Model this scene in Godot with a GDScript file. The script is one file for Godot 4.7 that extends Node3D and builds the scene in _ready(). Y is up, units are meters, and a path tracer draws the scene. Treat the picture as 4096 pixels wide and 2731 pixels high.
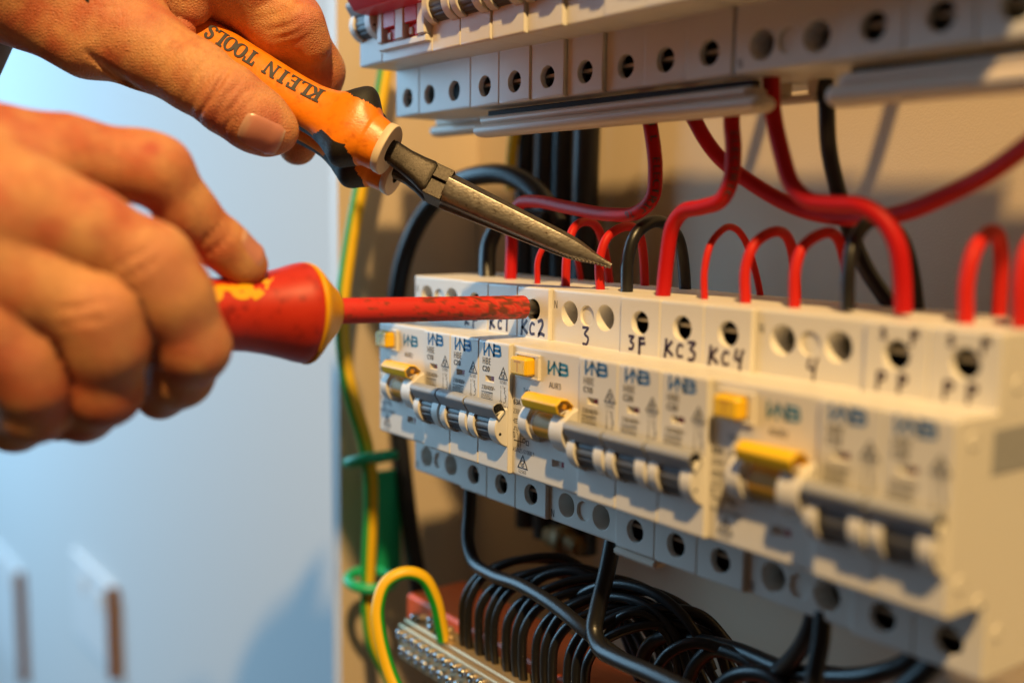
extends Node3D
# A close-up of a switchboard being wired. All shapes are laid out in millimetres (panel axes: x along the rail, y up, z out of the panel) and committed in metres.

const MM := 0.001
var M := {}
var used := {}
var noise := FastNoiseLite.new()
var fine := FastNoiseLite.new()


# ---------- mesh builder ----------
class MB:
	var v := PackedVector3Array()
	var n := PackedVector3Array()
	var c := PackedColorArray()
	var idx := PackedInt32Array()
	var colored := false

	func vert(p: Vector3, nn: Vector3, col := Color.WHITE) -> int:
		v.append(p); n.append(nn); c.append(col)
		return v.size() - 1

	func tri(a: int, b: int, d: int) -> void:
		idx.append(a); idx.append(b); idx.append(d)

	func quad(a: int, b: int, d: int, e: int) -> void:
		tri(a, b, d); tri(a, d, e)

	# a flat polygon of 3 or 4 corners with its own normal; toward gives the side it faces
	func flat(ps: Array, toward: Vector3, col := Color.WHITE) -> void:
		var nn: Vector3 = (ps[1] - ps[0]).cross(ps[2] - ps[0]).normalized()
		if nn.dot(toward) < 0.0: nn = -nn
		var k := v.size()
		for p in ps: vert(p, nn, col)
		for i in range(1, ps.size() - 1): tri(k, k + i, k + i + 1)

	# area-weighted normals for the vertices from first on
	func smooth(first: int, outward := true, centre := Vector3.INF) -> void:
		var acc := PackedVector3Array()
		acc.resize(v.size())
		var vol := 0.0
		for i in range(0, idx.size(), 3):
			var a := idx[i]
			if a < first: continue
			var b := idx[i + 1]
			var d := idx[i + 2]
			var f := (v[b] - v[a]).cross(v[d] - v[a])
			acc[a] += f; acc[b] += f; acc[d] += f
			vol += (v[a] - v[first]).dot(f)
		var s := 1.0 if (vol >= 0.0) == outward else -1.0
		for i in range(first, v.size()):
			n[i] = (acc[i] * s).normalized() if acc[i].length() > 1e-9 else Vector3.UP

	func mesh(at := Vector3.ZERO) -> ArrayMesh:
		var pv := PackedVector3Array()
		pv.resize(v.size())
		for i in v.size(): pv[i] = (v[i] - at) * 0.001
		for i in range(0, idx.size(), 3):  # front faces run clockwise seen from the side the normals point to
			var a := idx[i]
			var b := idx[i + 1]
			var d := idx[i + 2]
			if (v[b] - v[a]).cross(v[d] - v[a]).dot(n[a] + n[b] + n[d]) > 0.0:
				idx[i + 1] = d
				idx[i + 2] = b
		var arr := []
		arr.resize(Mesh.ARRAY_MAX)
		arr[Mesh.ARRAY_VERTEX] = pv
		arr[Mesh.ARRAY_NORMAL] = n
		if colored: arr[Mesh.ARRAY_COLOR] = c
		arr[Mesh.ARRAY_INDEX] = idx
		var m := ArrayMesh.new()
		m.add_surface_from_arrays(Mesh.PRIMITIVE_TRIANGLES, arr)
		return m


# ---------- naming and tagging ----------
func numbered(called: String) -> String:
	var k: int = used.get(called, 0)
	used[called] = k + 1
	return called if k == 0 else "%s_%03d" % [called, k]


func tag(o: Node3D, label: String, category: String, group := "") -> void:
	o.set_meta("label", label)
	o.set_meta("category", category)
	if group: o.set_meta("group", group)


func thing(called: String, label: String, category: String, at: Vector3, group := "") -> Node3D:
	var o := Node3D.new()
	o.name = numbered(called)
	add_child(o)
	o.position = at * MM
	tag(o, label, category, group)
	return o


# one mesh under a parent; the builder's points are in the axes of the panel unless base is given as zero
func part(called: String, mb, m: Material, parent: Node3D, base := Vector3.ZERO) -> MeshInstance3D:
	var o := MeshInstance3D.new()
	o.name = called
	o.mesh = mb if mb is Mesh else mb.mesh(base)
	o.material_override = m
	parent.add_child(o, true)
	return o


func solo(called: String, mb: MB, m: Material, at: Vector3, label: String, category: String, group := "") -> MeshInstance3D:
	var o := MeshInstance3D.new()
	o.name = numbered(called)
	o.mesh = mb.mesh(at)
	o.material_override = m
	o.position = at * MM
	add_child(o)
	tag(o, label, category, group)
	return o


# ---------- shapes ----------
func box(b: MB, lo: Vector3, hi: Vector3, r := 0.3) -> void:
	r = minf(r, minf(hi.x - lo.x, minf(hi.y - lo.y, hi.z - lo.z)) * 0.45)
	var c := (lo + hi) / 2.0
	var h := (hi - lo) / 2.0
	for ax in 3:
		var u := (ax + 1) % 3
		var w := (ax + 2) % 3
		for s in [-1.0, 1.0]:
			var ps := []
			for q in [[-1, -1], [1, -1], [1, 1], [-1, 1]]:
				var p := Vector3.ZERO
				p[ax] = s * h[ax]
				p[u] = q[0] * (h[u] - r)
				p[w] = q[1] * (h[w] - r)
				ps.append(c + p)
			var nn := Vector3.ZERO
			nn[ax] = s
			b.flat(ps, nn)
		for s in [-1.0, 1.0]:  # chamfers along axis ax
			for t in [-1.0, 1.0]:
				var ps := []
				for q in [[0, -1], [0, 1], [1, 1], [1, -1]]:
					var p := Vector3.ZERO
					p[ax] = q[1] * (h[ax] - r)
					p[u] = s * (h[u] - (r if q[0] == 1 else 0.0))
					p[w] = t * (h[w] - (0.0 if q[0] == 1 else r))
					ps.append(c + p)
				var nn := Vector3.ZERO
				nn[u] = s
				nn[w] = t
				b.flat(ps, nn)
	for i in 8:
		var s := Vector3(1 if i & 1 else -1, 1 if i & 2 else -1, 1 if i & 4 else -1)
		var ps := []
		for ax in 3:
			var p := h - Vector3(r, r, r)
			p[ax] = h[ax]
			ps.append(c + p * s)
		b.flat(ps, s)


func spline(ps: Array, step := 1.5) -> PackedVector3Array:
	var out := PackedVector3Array()
	for i in ps.size() - 1:
		var p0: Vector3 = ps[maxi(i - 1, 0)]
		var p1: Vector3 = ps[i]
		var p2: Vector3 = ps[i + 1]
		var p3: Vector3 = ps[mini(i + 2, ps.size() - 1)]
		var k := maxi(2, int(ceil(p1.distance_to(p2) / step)))
		var d01 := maxf(pow(p0.distance_to(p1), 0.5), 0.01)
		var d12 := maxf(pow(p1.distance_to(p2), 0.5), 0.01)
		var d23 := maxf(pow(p2.distance_to(p3), 0.5), 0.01)
		if i == 0: d01 = d12
		if i == ps.size() - 2: d23 = d12
		var m1 := (p2 - p1) / d12 if i == 0 else (p1 - p0) / d01 - (p2 - p0) / (d01 + d12) + (p2 - p1) / d12
		var m2 := (p2 - p1) / d12 if i == ps.size() - 2 else (p2 - p1) / d12 - (p3 - p1) / (d12 + d23) + (p3 - p2) / d23
		m1 *= d12
		m2 *= d12
		for j in k:
			var t := float(j) / k
			var t2 := t * t
			var t3 := t2 * t
			out.append(p1 * (2 * t3 - 3 * t2 + 1) + m1 * (t3 - 2 * t2 + t) + p2 * (-2 * t3 + 3 * t2) + m2 * (t3 - t2))
	out.append(ps[ps.size() - 1])
	return out


# a tube along a path with a frame carried along it; stripe gives a second colour over part of the round
func tube(b: MB, path: PackedVector3Array, r: float, sides := 14, up := Vector3(0.3, 0.2, 0.9), cols := []) -> Array:
	var frames := []
	var u := up
	for i in path.size():
		var t := (path[mini(i + 1, path.size() - 1)] - path[maxi(i - 1, 0)]).normalized()
		u = (u - t * u.dot(t)).normalized()
		frames.append([t, u, t.cross(u)])
	var k := b.v.size()
	for i in path.size():
		for j in sides + 1:
			var a := TAU * j / sides
			var d: Vector3 = frames[i][1] * cos(a) + frames[i][2] * sin(a)
			var col := Color.WHITE
			if cols: col = cols[0] if cos(a * 1.0 + cols[2]) > cols[3] else cols[1]
			b.vert(path[i] + d * r, d, col)
	for i in path.size() - 1:
		for j in sides:
			var p := k + i * (sides + 1) + j
			b.quad(p, p + 1, p + sides + 2, p + sides + 1)
	for e in [0, path.size() - 1]:
		var nn: Vector3 = frames[e][0] * (-1.0 if e == 0 else 1.0)
		var c0 := b.vert(path[e], nn, cols[0] if cols else Color.WHITE)
		var ring := []
		for j in sides:
			var q := b.v[k + e * (sides + 1) + j]
			ring.append(b.vert(q, nn, cols[0] if cols else Color.WHITE))
		for j in sides: b.tri(c0, ring[j], ring[(j + 1) % sides])
	return frames


# surface of revolution about an axis: prof is [[distance along axis, radius], ...]
func lathe(b: MB, o: Vector3, ax: Vector3, prof: Array, sides := 32, lobes := 0, lobe := 0.0, from := 0) -> void:
	var u := ax.cross(Vector3(0.31, 0.9, 0.2)).normalized()
	var w := ax.cross(u)
	var k := b.v.size()
	for q in prof:
		for j in sides:
			var a := TAU * j / sides
			var r: float = q[1]
			if lobes: r *= 1.0 + lobe * cos(lobes * a + 0.5)
			b.vert(o + ax * q[0] + (u * cos(a) + w * sin(a)) * r, Vector3.UP)
	for i in prof.size() - 1:
		for j in sides:
			b.quad(k + i * sides + j, k + i * sides + (j + 1) % sides, k + (i + 1) * sides + (j + 1) % sides, k + (i + 1) * sides + j)
	b.smooth(k)


func disc(b: MB, o: Vector3, ax: Vector3, r: float, sides := 28) -> void:
	var u := ax.cross(Vector3(0.31, 0.9, 0.2)).normalized()
	var w := ax.cross(u)
	var c0 := b.vert(o, ax)
	for j in sides: b.vert(o + (u * cos(TAU * j / sides) + w * sin(TAU * j / sides)) * r, ax)
	for j in sides: b.tri(c0, c0 + 1 + j, c0 + 1 + (j + 1) % sides)


# a prism along x from a (z, y) outline, edges softened by bevel
func prism(b: MB, outline: Array, x0: float, x1: float, bev := 0.35, skip = null) -> Array:
	var ps := PackedVector2Array()
	for p in outline: ps.append(Vector2(p[0], p[1]))
	return prism2(b, ps, x0, x1, bev, skip)


func prism2(b: MB, ps: PackedVector2Array, x0: float, x1: float, bev: float, skip = null) -> Array:
	var area := 0.0
	var m := ps.size()
	for i in m: area += ps[i].cross(ps[(i + 1) % m])
	if area < 0.0: ps.reverse()
	var mit := PackedVector2Array()
	for i in m:
		var e0 := (ps[i] - ps[(i + m - 1) % m]).normalized()
		var e1 := (ps[(i + 1) % m] - ps[i]).normalized()
		var n0 := Vector2(-e0.y, e0.x)
		var n1 := Vector2(-e1.y, e1.x)
		var q := n0 + n1
		mit.append(q / maxf(q.dot(n0), 0.35))
	var secs := [[x0, bev], [x0 + bev * 0.3, bev * 0.3], [x0 + bev, 0.0], [x1 - bev, 0.0], [x1 - bev * 0.3, bev * 0.3], [x1, bev]]
	var k := b.v.size()
	for s in secs:
		for i in m:
			var q: Vector2 = ps[i] + mit[i] * s[1]
			b.vert(Vector3(s[0], q.y, q.x), Vector3.UP)
	for si in secs.size() - 1:
		for i in m:
			if si == 2 and skip and skip.call((ps[i] + ps[(i + 1) % m]) / 2.0): continue
			var j := (i + 1) % m
			b.quad(k + si * m + i, k + si * m + j, k + (si + 1) * m + j, k + (si + 1) * m + i)
	b.smooth(k)
	for e in [0, secs.size() - 1]:
		var poly := PackedVector2Array()
		for i in m: poly.append(ps[i] + mit[i] * secs[e][1])
		var tr := Geometry2D.triangulate_polygon(poly)
		var nn := Vector3(-1 if e == 0 else 1, 0, 0)
		var f := b.v.size()
		for q in poly: b.vert(Vector3(secs[e][0], q.y, q.x), nn)
		for i in range(0, tr.size(), 3): b.tri(f + tr[i], f + tr[i + 1], f + tr[i + 2])
	return Array(ps)


func fillet(pts: Array) -> PackedVector2Array:  # [[z, y, radius], ...]
	var out := PackedVector2Array()
	var m := pts.size()
	for i in m:
		var p := Vector2(pts[i][0], pts[i][1])
		var r: float = pts[i][2]
		if r <= 0.0:
			out.append(p)
			continue
		var a := (Vector2(pts[(i + m - 1) % m][0], pts[(i + m - 1) % m][1]) - p).normalized()
		var c := (Vector2(pts[(i + 1) % m][0], pts[(i + 1) % m][1]) - p).normalized()
		for j in 5:
			var t := j / 4.0
			out.append((p + a * r).lerp(p, t).lerp(p.lerp(p + c * r, t), t))
	return out


# a flat plate in the plane z with a round hole, its wall and floor
func holed(b: MB, x0: float, x1: float, y0: float, y1: float, z: float, hx: float, hy: float, r: float, depth: float, floor_too := false) -> void:
	var angs := []
	for i in 40: angs.append(TAU * i / 40.0)
	for c in [[x0, y0], [x1, y0], [x1, y1], [x0, y1]]: angs.append(fposmod(atan2(c[1] - hy, c[0] - hx), TAU))
	angs.sort()
	var k := b.v.size()
	var up := Vector3(0, 0, 1)
	for a in angs:
		var d := Vector2(cos(a), sin(a))
		var t := 1e9
		if d.x > 1e-6: t = minf(t, (x1 - hx) / d.x)
		if d.x < -1e-6: t = minf(t, (x0 - hx) / d.x)
		if d.y > 1e-6: t = minf(t, (y1 - hy) / d.y)
		if d.y < -1e-6: t = minf(t, (y0 - hy) / d.y)
		b.vert(Vector3(hx + d.x * t, hy + d.y * t, z), up)
		b.vert(Vector3(hx + d.x * (r + 0.25), hy + d.y * (r + 0.25), z), up)
		b.vert(Vector3(hx + d.x * (r + 0.25), hy + d.y * (r + 0.25), z), Vector3(-d.x, -d.y, 1).normalized())
		b.vert(Vector3(hx + d.x * r, hy + d.y * r, z - 0.25), Vector3(-d.x, -d.y, 0.4).normalized())
		b.vert(Vector3(hx + d.x * r, hy + d.y * r, z - depth), Vector3(-d.x, -d.y, 0))
	for i in angs.size():
		var p := k + i * 5
		var q := k + ((i + 1) % angs.size()) * 5
		b.quad(p, q, q + 1, p + 1)
		b.quad(p + 2, q + 2, q + 3, p + 3)
		b.quad(p + 3, q + 3, q + 4, p + 4)
	if floor_too: disc(b, Vector3(hx, hy, z - depth), up, r + 0.02, 40)


func plate(b: MB, x0: float, x1: float, y0: float, y1: float, z: float) -> void:
	if x1 - x0 < 0.01 or y1 - y0 < 0.01: return
	b.flat([Vector3(x0, y0, z), Vector3(x1, y0, z), Vector3(x1, y1, z), Vector3(x0, y1, z)], Vector3(0, 0, 1))


# a plate with a sunk rectangular window whose left wall slopes
func windowed(b: MB, x0: float, x1: float, y0: float, y1: float, z: float, wx0: float, wx1: float, wy0: float, wy1: float) -> void:
	plate(b, x0, x1, y0, wy0, z)
	plate(b, x0, x1, wy1, y1, z)
	plate(b, x0, wx0, wy0, wy1, z)
	plate(b, wx1, x1, wy0, wy1, z)
	var d := z - 1.3
	var a := [Vector3(wx0, wy0, z), Vector3(wx1, wy0, z), Vector3(wx1, wy1, z), Vector3(wx0, wy1, z)]
	var c := [Vector3(wx0 + 1.8, wy0 + 0.45, d), Vector3(wx1 - 0.1, wy0 + 0.45, d), Vector3(wx1 - 0.1, wy1 - 0.2, d), Vector3(wx0 + 1.8, wy1 - 0.2, d)]
	var mid := Vector3((wx0 + wx1) / 2, (wy0 + wy1) / 2, z + 2)
	for i in 4:
		var j := (i + 1) % 4
		b.flat([a[i], a[j], c[j], c[i]], mid - (a[i] + a[j]) / 2)
	b.flat(c, Vector3(0, 0, 1))


# ---------- print: flat lettering and strokes on a surface; place maps (u, v) to a point ----------
func text(b: MB, s: String, x: float, y: float, cap: float, place: Callable, bold := false, squeeze := 1.0, font := "Droid Sans", right := false, heavy := 0.0) -> float:
	var tm := TextMesh.new()
	var f := SystemFont.new()
	f.font_names = PackedStringArray([font])
	if bold: f.font_weight = 700
	tm.font = f
	tm.text = s
	tm.font_size = 32
	tm.pixel_size = 1.0
	tm.depth = 0.0
	tm.curve_step = 3.0
	var arr := tm.get_mesh_arrays()
	var pv: PackedVector3Array = arr[Mesh.ARRAY_VERTEX]
	if pv.is_empty(): return 0.0
	var k := cap / (32.0 * 0.714)
	var lo := Vector2(1e9, 1e9)
	var hi := Vector2(-1e9, -1e9)
	for p in pv:
		lo = lo.min(Vector2(p.x, p.y))
		hi = hi.max(Vector2(p.x, p.y))
	var base := lo.y
	var width := (hi.x - lo.x) * k * squeeze
	var first := b.v.size()
	if heavy > 0.0: text(b, s, x + heavy, y, cap, func(u, v):
		var q: Array = place.call(u, v)
		return [q[0] + q[1] * 0.015, q[1]], bold, squeeze, font, right)
	first = b.v.size()
	for p in pv:
		var u := (p.x - lo.x) * k * squeeze - (width if right else 0.0)
		var q: Array = place.call(x + u, y + (p.y - base) * k)
		b.vert(q[0], q[1])
	if arr[Mesh.ARRAY_INDEX] != null and arr[Mesh.ARRAY_INDEX].size():
		for i in arr[Mesh.ARRAY_INDEX]: b.idx.append(first + i)
	else:
		for i in pv.size(): b.idx.append(first + i)
	return width


func stroke(b: MB, pts: Array, w: float, place: Callable, smooth_it := false) -> void:
	var ps := PackedVector2Array()
	for p in pts: ps.append(Vector2(p[0], p[1]))
	if smooth_it:
		var q3 := []
		for p in ps: q3.append(Vector3(p.x, p.y, 0))
		var s := spline(q3, w * 0.5)
		ps = PackedVector2Array()
		for p in s: ps.append(Vector2(p.x, p.y))
	var k := b.v.size()
	var m := ps.size()
	for i in m:
		var t := (ps[mini(i + 1, m - 1)] - ps[maxi(i - 1, 0)]).normalized()
		var o := Vector2(-t.y, t.x) * w * 0.5
		var ext := Vector2.ZERO
		if i == 0: ext = -t * w * 0.3
		if i == m - 1: ext = t * w * 0.3
		if i > 0 and i < m - 1:
			var t1 := (ps[i] - ps[i - 1]).normalized()
			o /= maxf(Vector2(-t1.y, t1.x).dot(o.normalized()), 0.5)
		for sgn in [-1.0, 1.0]:
			var q: Array = place.call(ps[i].x + o.x * sgn + ext.x, ps[i].y + o.y * sgn + ext.y)
			b.vert(q[0], q[1])
	for i in m - 1: b.quad(k + i * 2, k + i * 2 + 1, k + i * 2 + 3, k + i * 2 + 2)


func on_plane(z: float, ox := 0.0, oy := 0.0) -> Callable:
	return func(u, v): return [Vector3(ox + u, oy + v, z + 0.06), Vector3(0, 0, 1)]


func arc(cx: float, cy: float, r: float, a0: float, a1: float, k := 14) -> Array:
	var o := []
	for i in k + 1: o.append([cx + r * cos(lerpf(a0, a1, float(i) / k)), cy + r * sin(lerpf(a0, a1, float(i) / k))])
	return o


func logo(b: MB, x: float, y: float, h: float, pl: Callable) -> void:  # three joined letters, about 2.6 as wide as high
	var w := h * 0.26
	var at = func(pts): return pts.map(func(p): return [x + p[0] * h, y + p[1] * h])
	stroke(b, at.call([[0.12, 1.0], [0.12, 0.7], [0.08, 0.6], [0.08, 0.42], [0.13, 0.34], [0.13, 0.0]]), w * 0.9, pl)
	stroke(b, at.call([[0.82, 1.0], [0.82, 0.0]]), w * 0.85, pl)
	stroke(b, at.call([[0.16, 0.26], [0.32, 0.26], [0.86, 0.92]]), w * 0.6, pl)
	stroke(b, at.call([[0.9, 0.86], [1.56, 0.06]]), w * 0.75, pl)
	stroke(b, at.call([[1.55, 1.0], [1.55, 0.02]]), w, pl)
	stroke(b, at.call([[1.55, 0.9], [2.2, 0.9], [2.42, 0.84], [2.46, 0.68], [2.3, 0.54]]), w * 0.95, pl)
	stroke(b, at.call([[1.55, 0.52], [2.25, 0.52], [2.5, 0.44], [2.52, 0.2], [2.3, 0.1], [1.45, 0.1]]), w * 0.95, pl)


func approval_mark(b: MB, cx: float, y0: float, s: float, pl: Callable) -> void:
	stroke(b, [[cx - s * 0.5, y0], [cx, y0 + s * 0.82], [cx + s * 0.5, y0], [cx - s * 0.5, y0]], s * 0.085, pl)
	stroke(b, arc(cx, y0 + s * 0.3, s * 0.2, 0.9, 5.6), s * 0.06, pl)
	stroke(b, [[cx - s * 0.08, y0 + s * 0.3], [cx, y0 + s * 0.2], [cx + s * 0.22, y0 + s * 0.48]], s * 0.06, pl)


func frame(b: MB, x0: float, y0: float, x1: float, y1: float, w: float, pl: Callable) -> void:
	stroke(b, [[x0, y0], [x1, y0], [x1, y1], [x0, y1], [x0, y0]], w, pl)


# ---------- devices ----------
const ZS := -16.6  # the shoulders that carry the terminals
const NOSE := 22.3


func body(width: float, holes: Array, flag: Array) -> MB:
	var b := MB.new()
	var out := fillet([[0, NOSE, 1.1], [ZS, NOSE, 0.4], [ZS, 40.2, 1.0], [-60.5, 40.2, 1.0], [-60.5, -40.8, 1.0], [ZS, -40.8, 1.0], [ZS, -NOSE, 0.4], [0, -NOSE, 1.1]])
	var front = func(q): return (absf(q.x - ZS) < 0.01 and absf(q.y) > 23.0) or absf(q.x) < 0.01
	var bev := 0.45
	prism2(b, out, 0.06, width - 0.06, bev, front)
	var a := 0.06 + bev
	var e := width - 0.06 - bev
	windowed(b, a, e, -NOSE + 1.1, NOSE - 1.1, 0.0, flag[0], flag[1], flag[2], flag[3])
	var deep := holes.size() != 3
	for side in 2:
		var y0 := NOSE + 0.4 if side == 0 else -39.8
		var y1 := 39.2 if side == 0 else -NOSE - 0.4
		var hy := 32.3 if side == 0 else -33.6
		var xs := [a]
		for i in holes.size() - 1: xs.append((holes[i][0] + holes[i][1] + holes[i + 1][0] - holes[i + 1][1]) / 2.0)
		xs.append(e)
		for i in holes.size(): holed(b, xs[i], xs[i + 1], y0, y1, ZS, holes[i][0], hy, holes[i][1], 2.0 if deep else holes[i][2], not deep)
	return b


func terminal_screw(b: MB, x: float, y: float, r: float) -> void:
	lathe(b, Vector3(x, y, ZS - 8.9), Vector3(0, 0, 1), [[0, r], [1.2, r], [1.6, r - 0.4], [1.6, 0.01]], 24)


func half_disc(b: MB, x0: float, x1: float, r: float, cy := -6.3, cz := -1.8) -> void:
	var o := []
	for i in 33: o.append([cz + r * cos(lerpf(-1.75, 1.75, i / 32.0)), cy + r * sin(lerpf(-1.75, 1.75, i / 32.0))])
	prism(b, o, x0, x1, 0.35)


func drum(b: MB, x0: float, x1: float, r: float, cy := -6.3, cz := -1.8, rib := 0.35) -> void:
	var o := []
	for i in 41:
		var q := r - (rib if i % 5 == 2 else 0.0)
		o.append([cz + q * cos(lerpf(-1.6, 1.6, i / 40.0)), cy + q * sin(lerpf(-1.6, 1.6, i / 40.0))])
	prism(b, o, x0, x1, 0.05)


func mcb_print(rating: String) -> MB:
	var b := MB.new()
	var pl := on_plane(0.0)
	text(b, "HBE", 2.6, 13.9, 2.15, pl, false, 0.93, "Droid Sans", false, 0.1)
	text(b, rating, 2.5, 11.4, 1.85, pl, true, 0.97, "Droid Sans", false, 0.12)
	approval_mark(b, 14.7, 9.9, 4.8, pl)
	text(b, "E2583", 12.9, 8.3, 1.05, pl, false, 0.95)
	text(b, "230/400V~", 2.1, 5.1, 1.4, pl, false, 0.85, "Droid Sans", false, 0.08)
	frame(b, 1.9, 2.0, 8.6, 4.3, 0.2, pl)
	stroke(b, [[6.7, 2.0], [6.7, 4.3]], 0.2, pl)
	text(b, "6000", 2.3, 2.4, 1.5, pl, false, 0.92)
	text(b, "3", 7.1, 2.4, 1.5, pl)
	stroke(b, [[13.4, 7.5], [13.4, 6.6]], 0.2, pl)
	stroke(b, [[13.4, 6.0], [13.4, 2.8]], 0.22, pl)
	text(b, "1", 14.4, 6.7, 1.0, pl)
	stroke(b, [[15.2, 6.9], [15.8, 7.3], [15.3, 6.5], [15.9, 6.0], [15.3, 5.4], [15.9, 5.0], [15.9, 4.4], [16.4, 4.4], [16.4, 3.7], [15.7, 3.6], [16.3, 2.9], [16.0, 2.2], [15.4, 1.9]], 0.2, pl)
	stroke(b, arc(13.4, 2.1, 0.45, 0, TAU), 0.2, pl)
	text(b, "2", 14.5, 1.2, 1.0, pl)
	text(b, "AS/NZS 60898.1", 17.3, -0.2, 1.1, pl, false, 0.9, "Droid Sans", true)
	return b


func rcd_print() -> MB:
	var b := MB.new()
	var pl := on_plane(0.0)
	text(b, "AUR3", 19.8, 10.1, 1.8, pl, false, 0.97, "Droid Sans", false, 0.12)
	text(b, "Test", 6.2, 6.7, 1.4, pl)
	text(b, "63A", 0.8, 2.0, 1.7, pl, true, 0.95, "Droid Sans", false, 0.12)
	text(b, "30mA", 6.2, 2.0, 1.4, pl, false, 0.9)
	text(b, "230V~", 0.8, -1.0, 1.5, pl, false, 0.9)
	frame(b, 6.4, -1.0, 9.4, 0.7, 0.18, pl)
	stroke(b, [[6.7, -0.2], [7.3, 0.4], [8.2, -0.7], [9.0, 0.2]], 0.2, pl, true)
	frame(b, 1.3, -4.2, 3.4, -2.9, 0.18, pl)
	stroke(b, [[0.6, -3.55], [4.0, -3.55]], 0.18, pl)
	frame(b, 4.1, -4.5, 8.8, -2.6, 0.18, pl)
	text(b, "10000", 4.4, -4.2, 1.3, pl, false, 0.85)
	text(b, "N 1", 3.6, -6.3, 0.9, pl)
	stroke(b, [[0.9, -6.7], [1.5, -6.7], [1.5, -5.6], [2.5, -5.6], [2.5, -6.7], [3.1, -6.7]], 0.2, pl)
	stroke(b, [[3.4, -5.4], [3.4, -7.0]], 0.2, pl)
	stroke(b, [[2.8, -7.2], [3.5, -8.2], [3.5, -11.6]], 0.22, pl)
	stroke(b, [[5.0, -5.8], [5.0, -11.6]], 0.22, pl)
	frame(b, 0.9, -9.2, 1.7, -7.4, 0.2, pl)
	stroke(b, [[1.3, -9.2], [1.3, -10.2], [6.8, -10.2]], 0.2, pl)
	stroke(b, [[5.0, -8.2], [7.6, -8.2]], 0.14, pl)
	stroke(b, arc(6.9, -9.6, 0.7, 0, TAU), 0.3, pl)
	frame(b, 8.2, -8.4, 9.4, -7.2, 0.3, pl)
	frame(b, 8.2, -10.8, 9.4, -9.4, 0.3, pl)
	text(b, "N 2", 3.4, -12.2, 0.9, pl)
	text(b, "AS/NZS 61008.1", 0.7, -14.0, 1.35, pl, false, 0.88)
	approval_mark(b, 6.3, -19.0, 5.2, pl)
	text(b, "E2583", 4.2, -20.8, 1.1, pl)
	return b


func make_mcb(rating: String) -> Node3D:
	var o := Node3D.new()
	part("body", body(18.0, [[9.2, 3.6, 9.0]], [4.2, 9.4, 7.9, 10.1]), M.plastic, o)
	var s := MB.new()
	var t := MB.new()
	for y in [32.3, -33.6]:
		s = MB.new()
		box(s, Vector3(0.8, y - 5.4, ZS - 13.0), Vector3(16.4, y + 5.4, ZS - 7.5), 0.3)
		var sc := part("terminal_clamp", s, M.dark_steel, o)
		t = MB.new()
		box(t, Vector3(1.0, y + 0.1, ZS - 7.6), Vector3(12.6, y + 1.3, ZS - 2.8), 0.15)
		part("clamp_bar", t, M.clamp, sc)
	var f := MB.new()
	box(f, Vector3(6.6, 8.4, -1.25), Vector3(9.25, 9.85, -0.85), 0.05)
	part("trip_flag", f, M.red_flag, o)
	for x in [[0.5, 4.2], [12.9, 17.3]]:
		var d := MB.new()
		half_disc(d, x[0], x[1], 6.9)
		var h := part("toggle_collar", d, M.plastic, o)
		if x[0] > 5.0:
			var q := MB.new()
			disc(q, Vector3(17.33, -8.2, 3.0), Vector3(1, 0, 0), 0.55, 16)
			part("pin_hole", q, M.dark, h)
	var dr := MB.new()
	drum(dr, 4.2, 12.9, 6.1)
	part("drum", dr, M.drum, o)
	var l := MB.new()
	prism2(l, fillet([[1.0, -0.6, 0.3], [2.9, 2.7, 0.6], [5.6, 2.7, 1.2], [6.9, 0.9, 1.2], [5.6, -1.2, 0.8], [3.9, -3.6, 0.5]]), 0.45, 17.9, 0.3)
	var lv := part("lever", l, M.lever, o)
	var cr := MB.new()
	for q in [[0.35, 0.95], [0.95, 0.35]]:
		var k := MB.new()
		box(cr, Vector3(17.84, 0.9 - q[0], 4.6 - q[1]), Vector3(17.94, 0.9 + q[0], 4.6 + q[1]), 0.01)
	part("lever_socket", cr, M.dark, lv)
	part("printed_text", mcb_print(rating), M.ink, o)
	var lg := MB.new()
	logo(lg, 3.0, 17.1, 4.0, on_plane(0.0))
	part("printed_logo", lg, M.blue_ink, o)
	return o


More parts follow.
